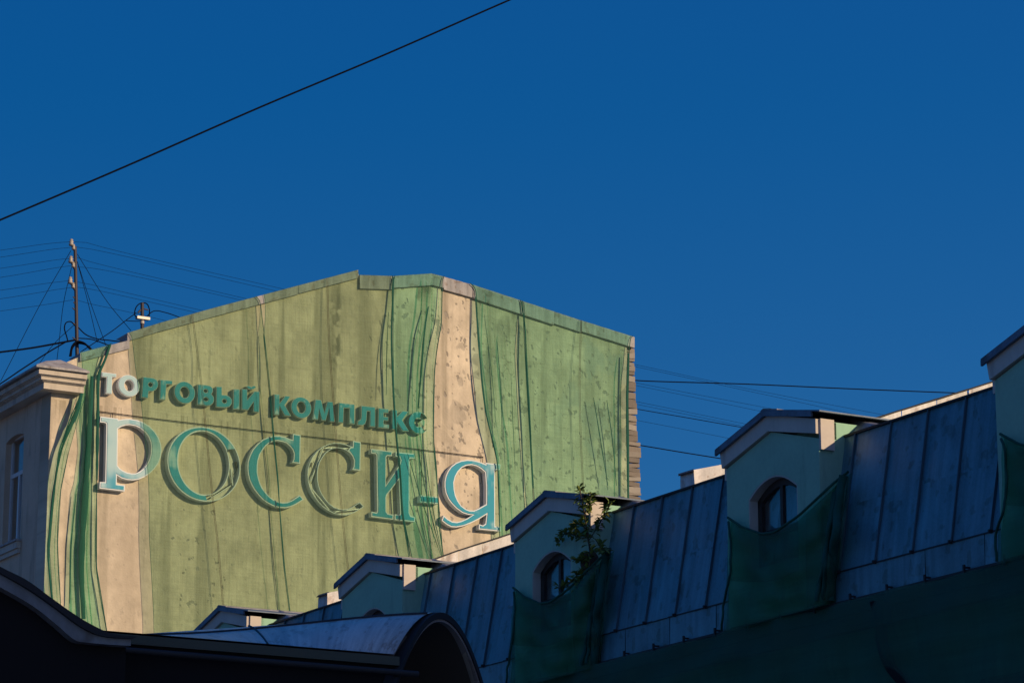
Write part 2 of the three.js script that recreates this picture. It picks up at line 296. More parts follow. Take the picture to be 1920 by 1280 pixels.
  part('mortar', [box(GXR + 0.001, GXR + 0.045, yb - 6, yt - 0.05, D - 0.5, D - 0.10), box(GXR + 0.046, GXR + 0.12, yb - 6, pZ(1194, 842, D - 0.2).y, D - 0.45, D - 0.12)], M.bricks[2], gable);
  // cornice along the facade, returned on to the gable
  const tiers = [[692, 701, 0.47, 163], [701, 703, 0.43, 161.8], [703, 705, 0.40, 161], [705, 711, 0.38, 160.4], [711, 713, 0.345, 159.4], [713, 715, 0.31, 158], [715, 728, 0.28, 156.5]];
  const co = part('cornice', (() => {
    const list = []; for (const [ya, yb2, p, xr] of tiers) {
      const z = D + p, y1 = pZ(82, ya, z).y, y0 = pZ(82, yb2, z).y, x1 = pZ(xr, yb2, z).x;
      list.push(box(GXL - p, x1, y0, y1, D + 0.004, z), box(GXL - p, GXL - 0.004, y0, y1, GBACK, D + 0.003));
    } return list;
  })(), M.cornice, gable);
  const cy = pZ(82, 691, D + 0.47).y, xr = pZ(166, 688, D + 0.5).x, xl = GXL - 0.56;
  part('cornice_cap', [box(xl, xr, cy + 0.003, cy + 0.05, D + 0.06, D + 0.55), box(xl, GXL + 0.3, cy + 0.003, cy + 0.05, GBACK, D + 0.058),
    slab(V(xl, cy + 0.05, D + 0.55), V(xr, cy + 0.05, D + 0.55), V(lerp(xl, xr, 0.62), cy + 0.36, D - 0.01), V(lerp(xl, xr, 0.34), cy + 0.30, D - 0.01), 0.012),
    slab(V(xl, cy + 0.05, GBACK), V(xl, cy + 0.05, D + 0.55), V(lerp(xl, xr, 0.34), cy + 0.30, D - 0.01), V(lerp(xl, xr, 0.34), cy + 0.30, GBACK), 0.012)], M.flash, co);
}

// ---------------------------------------------------------------- sign letters
const LD = 0.17;                                       // depth of a letter box
const crop = (cx, cy, s) => (p) => p.map(([x, y]) => [cx + x / s, cy + y / s]);
const onFront = (pts, off) => pts.map(([x, y]) => { const q = pZ(x, y, D + off); return new THREE.Vector2(q.x, q.y); });
const ring = (cx, cy, rx, ry, sh = 0.1, a0 = 0, a1 = 2 * Math.PI, n = 48) => Array.from({ length: n + (a1 - a0 < 6.2 ? 1 : 0) }, (_, i) => { const t = a0 + (a1 - a0) * i / n; return [cx + rx * Math.cos(t), cy + ry * Math.sin(t) + sh * rx * Math.cos(t)]; });
const area = (p) => p.reduce((s, q, i) => { const r = p[(i + 1) % p.length]; return s + q.x * r.y - r.x * q.y; }, 0) / 2;
function inset(pts, d) {                               // shrink (d > 0) a counter-clockwise outline
  const n = pts.length;
  return pts.map((p, i) => {
    const a = pts[(i + n - 1) % n], b = pts[(i + 1) % n], e1 = p.clone().sub(a).normalize(), e2 = b.clone().sub(p).normalize();
    const n1 = new THREE.Vector2(-e1.y, e1.x), n2 = new THREE.Vector2(-e2.y, e2.x), m = n1.clone().add(n2); const l = m.length(); if (l < 1e-4) return p.clone().addScaledVector(n1, d);
    m.divideScalar(l); return p.clone().addScaledVector(m, Math.min(2.2 * Math.abs(d), Math.abs(d) / Math.max(0.3, m.dot(n1))) * Math.sign(d));
  });
}
const ccw = (p) => (area(p) < 0 ? [...p].reverse() : p);
function solid(outline, holes, z0, z1, bevel = 0) {
  const s = new THREE.Shape(outline); for (const h of holes) s.holes.push(new THREE.Path(h));
  const g = new THREE.ExtrudeGeometry(s, { depth: z1 - z0 - bevel, bevelEnabled: bevel > 0, bevelThickness: bevel, bevelSize: bevel, bevelOffset: -bevel, bevelSegments: 1, curveSegments: 6 }); g.translate(0, 0, z0); return g;
}
function letter({ label, group, shapes, rim, face, casing, depth = LD }) {
  const c = onFront(shapes[0].o, depth), base = V(c.reduce((s, p) => s + p.x, 0) / c.length, Math.min(...c.map((p) => p.y)), D);
  const t = thing('sign_letter', label, 'sign letter', base, group), cs = [], fs = [];
  for (const s of shapes) {
    const o = ccw(onFront(s.o, depth)), hs = (s.h || []).map((h) => ccw(onFront(h, depth)));
    cs.push(solid(o, hs, D + 0.012, D + depth)); fs.push(solid(inset(o, rim), hs.map((h) => inset(h, -rim)), D + depth + 0.001, D + depth + 0.012, 0.005));
  }
  part('casing', cs, casing, t); part('face', fs, face, t); return t;
}
// upper row: bold capitals
{
  const A = crop(170, 680, 10.105), B = crop(330, 690, 10.105), C = crop(490, 720, 10.105), E = crop(640, 740, 10.105);
  const rows = [
    ['glare-painted pale T-shaped letter clear of the netting, starting the upper sign row', [{ o: A([[205, 175], [480, 210], [475, 275], [400, 268], [395, 590], [280, 582], [295, 275], [200, 262]]) }], 1],
    ['pale round letter clear of the netting in the upper sign row', [{ o: A(ring(717, 435, 205, 203)), h: [A(ring(720, 430, 88, 108))] }], 1],
    ['teal P-shaped letter with one round eye in the upper sign row', [{ o: A([[985, 265], [1090, 278], [1180, 290], [1240, 320], [1275, 380], [1270, 450], [1230, 510], [1170, 540], [1092, 545], [1080, 670], [955, 655]]), h: [A(ring(1125, 415, 40, 40, 0.1, 0, 2 * Math.PI, 16))] }], 0],
    ['teal gallows-shaped letter with one arm in the upper sign row', [{ o: A([[1310, 318], [1545, 340], [1540, 415], [1430, 405], [1410, 705], [1300, 695]]) }], 0],
    ['teal round letter between the gallows-shaped and B-shaped letters', [{ o: ring(345.5, 735.8, 19.6, 20.6), h: [ring(345.4, 735.5, 8.4, 10.4)] }], 0],
    ['teal B-shaped letter with two round eyes in the upper sign row', [{ o: B([[405, 305], [560, 320], [640, 335], [690, 380], [695, 440], [665, 495], [705, 540], [718, 600], [700, 660], [650, 705], [580, 715], [395, 690]]), h: [B(ring(555, 432, 38, 32, 0.1, 0, 2 * Math.PI, 16)), B(ring(560, 590, 42, 35, 0.1, 0, 2 * Math.PI, 16))] }], 0],
    ['two-piece teal letter with a separate upright bar in the upper row', [{ o: B([[755, 348], [865, 352], [865, 505], [940, 510], [1010, 540], [1055, 600], [1055, 670], [1010, 730], [930, 750], [750, 735]]), h: [B(ring(910, 625, 40, 38, 0.1, 0, 2 * Math.PI, 16))] }, { o: B([[1085, 395], [1200, 402], [1195, 785], [1075, 775]]) }], 0],
    ['teal letter with a curved breve above it ending the first word', [{ o: B([[1240, 395], [1345, 400], [1345, 600], [1480, 440], [1580, 442], [1570, 840], [1460, 825], [1465, 640], [1360, 795], [1240, 785]]) }, { o: B([[1320, 345], [1370, 330], [1420, 355], [1470, 330], [1520, 355], [1480, 392], [1420, 407], [1360, 395]]) }], 0],
    ['teal K-shaped letter that starts the second word of the upper row', [{ o: C([[240, 190], [340, 195], [340, 365], [450, 220], [550, 230], [440, 400], [560, 605], [440, 598], [338, 425], [330, 585], [235, 578]]) }], 0],
    ['teal round letter between the K-shaped and M-shaped letters', [{ o: C(ring(750, 445, 193, 200)), h: [C(ring(750, 440, 80, 108))] }], 0],
    ['teal M-shaped letter in the upper sign row', [{ o: C([[1020, 290], [1130, 300], [1190, 545], [1245, 330], [1350, 335], [1390, 715], [1290, 710], [1275, 480], [1215, 695], [1140, 685], [1090, 480], [1070, 675], [965, 665]]) }], 0],
    ['teal gate-shaped letter with two straight legs in the upper row', [{ o: C([[1465, 350], [1765, 385], [1765, 760], [1660, 745], [1665, 460], [1560, 450], [1550, 735], [1450, 725]]) }], 0],
    ['teal gate-shaped letter with a hooked foot in the upper row', [{ o: E([[375, 205], [640, 235], [640, 610], [535, 600], [540, 315], [485, 310], [475, 470], [450, 550], [400, 580], [300, 570], [310, 490], [360, 470], [375, 400]]) }], 0],
    ['teal E-shaped letter with three arms in the upper sign row', [{ o: E([[700, 250], [895, 270], [890, 350], [800, 345], [800, 410], [890, 420], [885, 495], [800, 490], [800, 555], [905, 565], [900, 640], [690, 620]]) }], 0],
    ['teal K-shaped letter beside the torn letter ending the upper row', [{ o: E([[960, 280], [1055, 290], [1055, 410], [1160, 305], [1270, 318], [1150, 480], [1280, 690], [1160, 685], [1058, 530], [1050, 665], [950, 650]]) }], 0],
  ];
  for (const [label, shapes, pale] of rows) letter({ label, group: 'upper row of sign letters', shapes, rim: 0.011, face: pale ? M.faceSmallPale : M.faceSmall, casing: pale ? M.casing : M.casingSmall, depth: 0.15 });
  // last letter of the row: torn С, its right half open to the pale back plate
  const t = thing('sign_letter', 'torn teal C-shaped letter with its pale back plate showing, upper row', 'sign letter', pZ(783, 812, D), 'upper row of sign letters');
  const arc = (rx, ry, a0, a1, n = 28) => E(ring(1462, 528, rx, ry, 0.1, a0, a1, n)), P = Math.PI;
  const cshape = (ro, ri, a0, a1) => ccw(onFront([...arc(ro, ro * 1.05, a0, a1), ...arc(ri, ri * 1.18, a0, a1).reverse()], 0.15));
  part('casing', [solid(cshape(187, 180, 0.55, 5.75), [], D + 0.012, D + 0.15), solid(cshape(92, 85, 0.55, 5.75), [], D + 0.012, D + 0.15)], M.casingSmall, t);
  part('back_plate', solid(cshape(180, 92, 0.56, 5.74), [], D + 0.012, D + 0.03), M.backPlate, t);
  part('face', solid(cshape(186, 84, 0.95, 4.95), [], D + 0.151, D + 0.16), M.faceSmall, t);
  const q = E([[1500, 510], [1545, 480], [1580, 590], [1600, 470], [1650, 460], [1660, 530], [1590, 640], [1540, 560]]);
  part('torn_film', solid(ccw(onFront(E([[1500, 505], [1560, 455], [1600, 500], [1580, 595], [1540, 555]]), 0.2)), [], D + 0.16, D + 0.165), M.backPlate, t);
}
// lower row: large lower-case serif letters
{
  const A = crop(170, 760, 7.113), B = crop(290, 780, 7.112), C = crop(440, 790, 7.114), F = crop(670, 820, 7.111), G = crop(800, 840, 7.1125), gr = 'lower row of large sign letters';
  const big = (label, shapes, face) => letter({ label, group: gr, shapes, rim: 0.024, face, casing: M.casing });
  big('large pale p-shaped letter with serifs, half clear of the netting', [{
    o: A([[125, 145], [360, 175], [366, 193], [430, 181], [520, 178], [620, 195], [700, 225], [780, 275], [850, 345], [905, 430], [935, 520], [942, 600], [930, 690], [900, 770], [850, 840], [790, 900], [720, 950], [640, 985], [560, 997], [480, 990], [410, 970], [345, 930], [343, 1048], [452, 1064], [448, 1145], [112, 1105], [118, 1018], [190, 1022], [205, 252], [196, 236], [175, 228], [118, 222]]),
    h: [A([[358, 312], [400, 285], [460, 263], [520, 258], [600, 275], [660, 305], [720, 355], [765, 415], [795, 490], [805, 560], [800, 640], [780, 720], [750, 780], [700, 840], [650, 880], [590, 905], [540, 905], [480, 893], [420, 865], [380, 835], [352, 800]])],
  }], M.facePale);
  const cPts = [[772, 245], [740, 235], [680, 210], [600, 192], [520, 190], [440, 210], [370, 240], [300, 300], [240, 370], [200, 450], [172, 540], [168, 620], [175, 700], [195, 780], [225, 850], [260, 910], [310, 975], [370, 1040], [440, 1090], [520, 1130], [600, 1150], [680, 1155], [740, 1140], [800, 1115], [860, 1080], [920, 1040], [865, 980],
    [820, 1010], [760, 1050], [700, 1073], [640, 1080], [580, 1070], [520, 1045], [460, 1000], [410, 945], [370, 890], [340, 830], [318, 760], [303, 680], [303, 600], [312, 520], [335, 445], [370, 385], [410, 330], [460, 290], [520, 262], [580, 258], [640, 270], [690, 290], [735, 330], [770, 375], [788, 425], [785, 500], [765, 548], [870, 562], [878, 182], [775, 162]];
  big('large teal c-shaped letter with its face whole', [{ o: C(cPts) }], M.faceTeal);
  big('large teal letter of two serifed stems and a rising diagonal', [{ o: F([[185, 150], [465, 185], [460, 248], [400, 243], [385, 262], [378, 640], [530, 412], [568, 350], [578, 300], [565, 262], [510, 252], [510, 192], [765, 217], [765, 280], [708, 275], [695, 295], [693, 1005], [708, 1045], [770, 1062], [765, 1125], [497, 1098], [500, 1022], [560, 1030], [572, 1015], [552, 560], [392, 770], [385, 800], [385, 985], [405, 1015], [480, 1028], [478, 1095], [185, 1057], [188, 987], [255, 1000], [265, 985], [255, 240], [240, 218], [185, 210]]) }], M.faceTeal);
  big('short teal hyphen bar between the large letters', [{ o: F([[835, 770], [1085, 795], [1082, 885], [832, 860]]) }], M.faceTeal);
  big('large teal letter with a bowl and curling tail clear of netting', [{
    o: G([[785, 195], [985, 215], [980, 290], [920, 285], [910, 300], [912, 1040], [990, 1048], [990, 1110], [695, 1080], [700, 1012], [750, 1030], [785, 1005], [800, 882], [700, 945], [600, 995], [500, 1035], [400, 1055], [330, 1050], [270, 1020], [200, 965], [225, 895], [280, 945], [340, 978], [400, 985], [460, 970], [540, 935], [615, 890], [560, 888], [480, 862], [400, 805], [340, 745], [290, 680], [255, 600], [240, 520], [240, 440], [255, 370], [285, 300], [330, 240], [390, 195], [460, 167], [540, 155], [620, 160], [700, 180], [787, 215]]),
    h: [G([[780, 320], [730, 275], [670, 240], [600, 222], [530, 232], [470, 262], [420, 315], [385, 380], [365, 460], [370, 550], [385, 630], [415, 700], [460, 765], [520, 810], [570, 830], [630, 832], [700, 800], [795, 745], [795, 500]])],
  }], M.faceMid);
  // the ring letter with its face gone on one side
  {
    const t = thing('sign_letter', 'large ring-shaped letter with part of its face broken away showing tubes', 'sign letter', pZ(382, 941, D), gr), P = Math.PI;
    const O = (k) => B(ring(651, 640, 488 - k, 497 - k)), I = (k) => B(ring(648, 625, 340 + k, 421 + k));
    part('casing', [solid(ccw(onFront(O(0), LD)), [ccw(onFront(O(10), LD))], D + 0.012, D + LD), solid(ccw(onFront(I(10), LD)), [ccw(onFront(I(0), LD))], D + 0.012, D + LD)], M.casing, t);
    part('back_plate', solid(ccw(onFront(O(10), LD)), [ccw(onFront(I(10), LD))], D + 0.012, D + 0.03), M.backPlate, t);
    const a0 = 1.49, a1 = 2 * P - 0.53, seg = (k) => ccw(onFront([...B(ring(651, 640, 488 - k, 497 - k, 0.1, a0, a1, 60)), ...B(ring(648, 625, 340 + k, 421 + k, 0.1, a0 + 0.02, a1 + 0.03, 60)).reverse()], LD));
    part('face_rim', solid(seg(1), [], D + LD + 0.001, D + LD + 0.006), M.casing, t);
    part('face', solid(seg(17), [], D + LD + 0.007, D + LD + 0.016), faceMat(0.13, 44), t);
    const L = (x, y, o) => { const [q] = B([[x, y]]); return pZ(q[0], q[1], D + o); };
    part('lamp_tube', rod(L(1010, 700, 0.10), L(1035, 925, 0.10), 0.018), M.tubeGlass, t);
    part('lamp_tube', rod(L(1010, 930, 0.10), L(740, 1090, 0.10), 0.018), M.tubeGlass, t);
    part('bracket', rod(L(985, 540, 0.09), L(1010, 920, 0.09), 0.008), M.iron, t);
    part('choke', rod(L(1072, 610, 0.08), L(1090, 690, 0.08), 0.03), M.frameBrown, t);
    part('lead', tube([L(1085, 690, 0.08), L(1075, 750, 0.11), L(1040, 780, 0.09), L(1030, 880, 0.1), L(930, 960, 0.12), L(700, 1110, 0.1)], 0.007, 30, 5), M.wire, t);
  }
  // the second с, an open box with tubes inside; only the upper terminal keeps its face
  {
    const t = thing('sign_letter', 'large open c-shaped letter stripped of its face showing lamp tubes', 'sign letter', pZ(625, 968, D), gr);
    const T = (pts) => C(pts).map(([x, y]) => [x + 112.7, y + 13.3]), o = ccw(onFront(T(cPts), LD)), n = inset(o, 0.014);
    part('casing', solid(o, [n], D + 0.012, D + LD), M.casing, t);
    part('back_plate', solid(inset(o, 0.015), [], D + 0.012, D + 0.03), M.backPlate, t);
    const term = [[706, 292], [735, 250], [772, 245], [775, 162], [878, 182], [870, 562], [765, 548], [785, 500], [788, 425], [770, 375], [740, 330]];
    const to = ccw(onFront(T(term), LD));
    part('face_rim', solid(to, [], D + LD + 0.001, D + LD + 0.006), M.casing, t);
    part('face', solid(inset(to, 0.026), [], D + LD + 0.007, D + LD + 0.016), M.faceTeal, t);
    const L = (x, y, q) => { const [[a, b]] = T([[x + 56, y + 48]]); return pZ(a, b, D + q); };
    for (const [a, b] of [[[322, 200], [150, 660]], [[170, 760], [400, 1040]], [[450, 1065], [800, 1025]], [[345, 215], [660, 220]]]) part('lamp_tube', rod(L(...a, 0.10), L(...b, 0.10), 0.019), M.tubeGlass, t);
    part('choke', rod(L(165, 410, 0.08), L(150, 460, 0.08), 0.03), M.bricks[0], t);
    for (const pts of [[[150, 690], [180, 660], [215, 560], [210, 430], [185, 390]], [[400, 1040], [430, 1060], [470, 1065]], [[330, 260], [420, 245], [560, 225]]]) part('lead', tube(pts.map(([x, y]) => L(x, y, 0.12)), 0.006, 24, 5), M.wire, t);
  }
  const cb = pZ(184, 771, D + 0.03), cable = thing('sign_cable', 'thin cable stretched over the large sign letters', 'cable', cb);
  part('cable', tube([[184, 771], [300, 786], [420, 800], [560, 816], [740, 837], [906, 857]].map(([x, y]) => pZ(x, y, D + 0.04)), 0.010, 40, 5), M.wire, cable);
  for (const [x, y, l] of [[210, 775, 8], [692, 832, 10], [790, 843, 84], [905, 857, 10]]) part('drop_lead', rod(pZ(x, y, D + 0.04), pZ(x, y + l, D + 0.06), 0.007, 0.007, 5), M.wire, cable);
}

// ---------------------------------------------------------------- green netting hung on the gable
const atY = (pl, v) => { const y = lerp(pl[0][1], pl[pl.length - 1][1], v); for (let i = 1; i < pl.length; i++) if (y <= pl[i][1] || i === pl.length - 1) { const t = (y - pl[i - 1][1]) / (pl[i][1] - pl[i - 1][1]); return [lerp(pl[i - 1][0], pl[i][0], t), y]; } };
const PARAPET = [[150, 659], [238, 636], [239, 623], [300, 604], [405, 575], [560, 534], [671, 505], [674, 514.5], [737, 516.5], [808, 511.7], [832, 517.6], [887, 533], [1039, 583], [1090, 599.7], [1190, 631]];
const netGroup = 'green netting sheets on the gable';
function net(label, Lp, Rp, o = {}) {
  const { m = M.net, nu = 60, nv = 48, out = 0.25, top = 0.10, topPl = PARAPET, folds = [], ripple = 0.025, seams = [], strands = [], hems = [1, 1], bulge = 0 } = o;
  const b = pZ(Lp[Lp.length - 1][0], Lp[Lp.length - 1][1], D), t = thing('construction_netting', label, 'netting', b, netGroup);
  const off = (u, v, x) => top + (out - top) * sstep(0.02, 0.24, v) + bulge * Math.sin(Math.PI * clamp(v)) + ripple * sstep(0, 0.15, v) * (Math.sin(x * 0.09 + v * 1.5) * 0.5 + Math.sin(x * 0.31 + v * 2.3) * 0.3 + Math.sin(x * 0.021 - v * 3) * 0.6);
  const place = (u, v) => {
    const l = atY(Lp, v), r = atY(Rp, v), w = r[0] - l[0]; let uu = u, zo = 0;
    for (const f of folds) {                            // gathered cloth doubles back on itself
      const uc = f.u + (f.du || 0) * v, s = (u - uc) / f.w; if (Math.abs(s) < 1) { const win = (1 - s * s) ** 2 * sstep(f.v0 ?? 0, (f.v0 ?? 0) + 0.08, v) * (1 - sstep((f.v1 ?? 1.1) - 0.08, f.v1 ?? 1.1, v)); uu += win * 0.72 * f.a * f.w * Math.sin(s * Math.PI * (f.k || 1.5)); zo += win * 0.05 * Math.cos(s * Math.PI * (f.k || 1.5)); }
    }
    const x = lerp(l[0], r[0], uu); let y = lerp(l[1], r[1], uu);
    if (topPl) { let i = 1; while (i < topPl.length - 1 && x > topPl[i][0]) i++; const ty = lerp(topPl[i - 1][1], topPl[i][1], (x - topPl[i - 1][0]) / (topPl[i][0] - topPl[i - 1][0])); y = lerp(y, ty, 1 - sstep(0, 0.12, v)); }
    return pZ(x, y, D + off(uu, v, x) + zo);
  };
  const g = new THREE.PlaneGeometry(1, 1, nu, nv), p = g.attributes.position, uv = g.attributes.uv;
  for (let i = 0; i < p.count; i++) { const u = p.getX(i) + 0.5, v = 0.5 - p.getY(i), q = place(u, v); p.setXYZ(i, q.x, q.y, q.z); uv.setXY(i, q.x + Lp[0][0] * 0.37, q.y); }
  g.computeVertexNormals(); const g2 = g.clone(); g2.translate(0, 0, 0.006); part('sheet', g, m, t); part('weave', g2, m === M.netBunch ? M.threadDense : M.thread, t);
  const line = (u, v0 = 0, v1 = 1) => Array.from({ length: 25 }, (_, i) => place(u, lerp(v0, v1, i / 24)).add(V(0, 0, 0.012)));
  if (hems[0]) part('hem', tube(line(0), 0.006 * hems[0], 60, 5), M.hem, t);
  if (hems[1]) part('hem', tube(line(1), 0.006 * hems[1], 60, 5), M.hem, t);
  for (const [r, ...pl] of strands) {                    // gathered folds: flattened, uneven rolls of net lying on the sheet
    const c = new THREE.CatmullRomCurve3(pl.map(([x, y]) => pZ(x, y, D + 0.02 + top + (out - top) * sstep(0.02, 0.24, (y - Lp[0][1]) / (Lp[Lp.length - 1][1] - Lp[0][1])))), false, 'centripetal');
    const tg = new THREE.TubeGeometry(c, 48, r, 7, false), tp = tg.attributes.position, ctr = c.getSpacedPoints(48);
    for (let i = 0; i < tp.count; i++) { const k = Math.floor(i / 8), q = ctr[k], f = (0.35 + 0.65 * Math.sin(Math.PI * Math.min(1, (k + 3) / 54)) ** 0.6) * (0.8 + 0.4 * vn(k * 0.35, r * 900 + pl[0][0])); tp.setXYZ(i, q.x + (tp.getX(i) - q.x) * f, q.y + (tp.getY(i) - q.y) * f, q.z + (tp.getZ(i) - q.z) * f * 0.45); }
    tg.computeVertexNormals(); part('gathered_fold', tg, M.strand, t);
  }
  for (const pl of seams) for (const dx of [-1.1, 1.1]) part('stitched_seam', tube(pl.map(([x, y]) => pZ(x + dx, y, D + out + 0.03 - (out - top) * (1 - sstep(0.02, 0.24, (y - Lp[0][1]) / 600)))), 0.0045, 40, 4), M.stitch, t);
  return t;
}
net('narrow twisted scrap of green netting near the building corner', [[153, 733], [128, 790], [108, 850], [98, 950], [89, 1048], [98, 1130], [104, 1165]], [[160, 738], [141, 800], [127, 850], [113, 920], [107, 1019], [113, 1140], [118, 1175]], { m: M.netDense, nu: 24, out: 0.20, top: 0.24, topPl: null, folds: [{ u: 0.35, w: 0.35, a: 0.9, k: 1.5 }], strands: [[0.055, [153, 734], [142, 775], [129, 803], [118, 830]], [0.030, [128, 805], [110, 860], [97, 950], [90, 1048], [99, 1140]], [0.010, [127, 850], [113, 920], [107, 1019], [113, 1140]]], hems: [2.2, 0.8] });
net('bunched green netting strip between the cornice and the large p-shaped letter', [[150, 663], [154, 720], [150, 765], [155, 840], [148, 900], [142, 918], [131, 1019], [128, 1131], [128, 1230]], [[208, 643], [184, 700], [182, 800], [180, 900], [180, 1063], [200, 1189], [208, 1235]], { nu: 90, out: 0.11, top: 0.10, m: M.netDense, folds: [{ u: 0.42, w: 0.30, a: 0.75, k: 1.6, v0: 0.08 }, { u: 0.80, w: 0.18, a: 0.7, k: 1.5, v0: 0.05, v1: 0.8 }], strands: [[0.070, [172, 705], [167, 800], [161, 900], [152, 1060], [156, 1160]], [0.040, [206, 646], [196, 675], [185, 702], [183, 770], [181, 900]], [0.012, [181, 900], [180, 1063], [200, 1189]], [0.014, [142, 925], [133, 1019], [130, 1131]]], hems: [0.8, 1.6] });
net('wide green netting sheet over the upper letters of the first word', [[241, 625], [246, 655], [262, 740], [267, 785], [277, 890], [279, 960], [278, 989], [283, 1078], [287, 1152], [288, 1235]], [[479, 556], [489, 600], [495, 632], [500, 675], [507, 745], [514, 830], [521, 900], [523, 944], [533, 1063], [543, 1146], [549, 1200]], { nu: 110, folds: [{ u: 0.95, w: 0.05, a: 0.45, k: 1.5 }], seams: [[[360, 590], [370, 665], [378, 730], [390, 850], [400, 950], [408, 1020], [418, 1135]]], strands: [[0.013, [493, 625], [499, 680], [506, 750], [513, 830], [520, 900], [532, 1063], [542, 1146]]], hems: [0.9, 1.3] });
net('green netting sheet below the parapet step over the word middle', [[494, 553], [497, 600], [494, 632], [500, 675], [507, 745], [514, 830], [521, 900], [523, 944], [533, 1063], [543, 1146], [549, 1200]], [[735, 517], [735, 552], [733, 640], [736, 740], [742, 826], [748, 879], [752, 959], [759, 999], [766, 1043], [775, 1110]], { nu: 110, folds: [{ u: 0.03, w: 0.03, a: 0.4, v0: 0.1 }], seams: [[[613, 521], [617, 640], [624, 740], [632, 850], [640, 950], [650, 1045], [656, 1090]]], strands: [[0.010, [728, 585], [725, 660], [724, 740]]], hems: [0.8, 1.5] });
net('gathered green netting sheet ending beside the bare plaster strip', [[740, 517], [737, 552], [736, 640], [738, 740], [744, 826], [750, 879], [754, 959], [762, 999], [772, 1046]], [[832, 520], [829, 541], [827, 607], [818, 659], [814, 698], [812, 820], [818, 879], [823, 986], [832, 1050]], { m: M.netDense, nu: 110, folds: [{ u: 0.62, w: 0.09, a: 0.6, k: 2, du: 0.1 }, { u: 0.86, w: 0.10, a: 0.7, du: 0.06 }, { u: 0.40, w: 0.10, a: 0.6, v0: 0.5, du: 0.35 }], strands: [[0.024, [738, 520], [736, 560], [734, 640], [738, 740], [744, 826], [750, 879], [755, 959], [761, 999], [769, 1043]], [0.026, [803, 575], [796, 620], [790, 690], [784, 765]], [0.011, [764, 850], [788, 930], [826, 1040]], [0.012, [784, 845], [800, 930], [828, 1042]], [0.010, [797, 850], [811, 950], [829, 1042]], [0.013, [827, 607], [815, 695], [813, 820], [819, 900], [831, 1046]]], hems: [1.6, 1.8] });
net('green netting sheet with deep pleats right of the bare plaster strip', [[881, 532], [892, 560], [900, 677], [905, 720], [911, 771], [921, 822], [932, 866], [936, 986], [938, 1080]], [[974, 562], [980, 584], [985, 685], [988, 740], [993, 820], [995, 860], [999, 930], [1003, 1000]], { m: M.netDense, nu: 110, out: 0.22, folds: [{ u: 0.28, w: 0.08, a: 0.6, du: 0.1 }, { u: 0.60, w: 0.08, a: 0.6, du: 0.1, v0: 0.1 }], strands: [[0.019, [891, 556], [900, 677], [911, 771], [932, 866], [937, 986]], [0.012, [932, 640], [939, 730], [942, 830]], [0.008, [908, 590], [924, 720], [930, 800]], [0.007, [958, 700], [962, 800], [966, 880]]], hems: [1.7, 1.5] });
net('green netting sheet reaching the ragged brick end of the gable', [[978, 563], [982, 584], [987, 685], [990, 740], [995, 820], [997, 860], [1001, 930], [1006, 1000]], [[1186, 631], [1180, 660], [1178, 750], [1179, 820], [1179, 935], [1180, 1000]], { m: M.netDense, nu: 110, out: 0.20, folds: [{ u: 0.96, w: 0.05, a: 0.7, k: 1.5, v0: 0.06 }], seams: [[[1090, 600], [1087, 700], [1089, 820], [1093, 905], [1095, 960]]], strands: [[0.024, [977, 565], [983, 600], [988, 690], [994, 800], [999, 915]], [0.034, [1178, 662], [1176, 750], [1177, 850], [1178, 945]], [0.012, [1113, 745], [1127, 830], [1140, 910]], [0.012, [1138, 750], [1149, 830], [1156, 910]]], hems: [1.4, 1.4] });

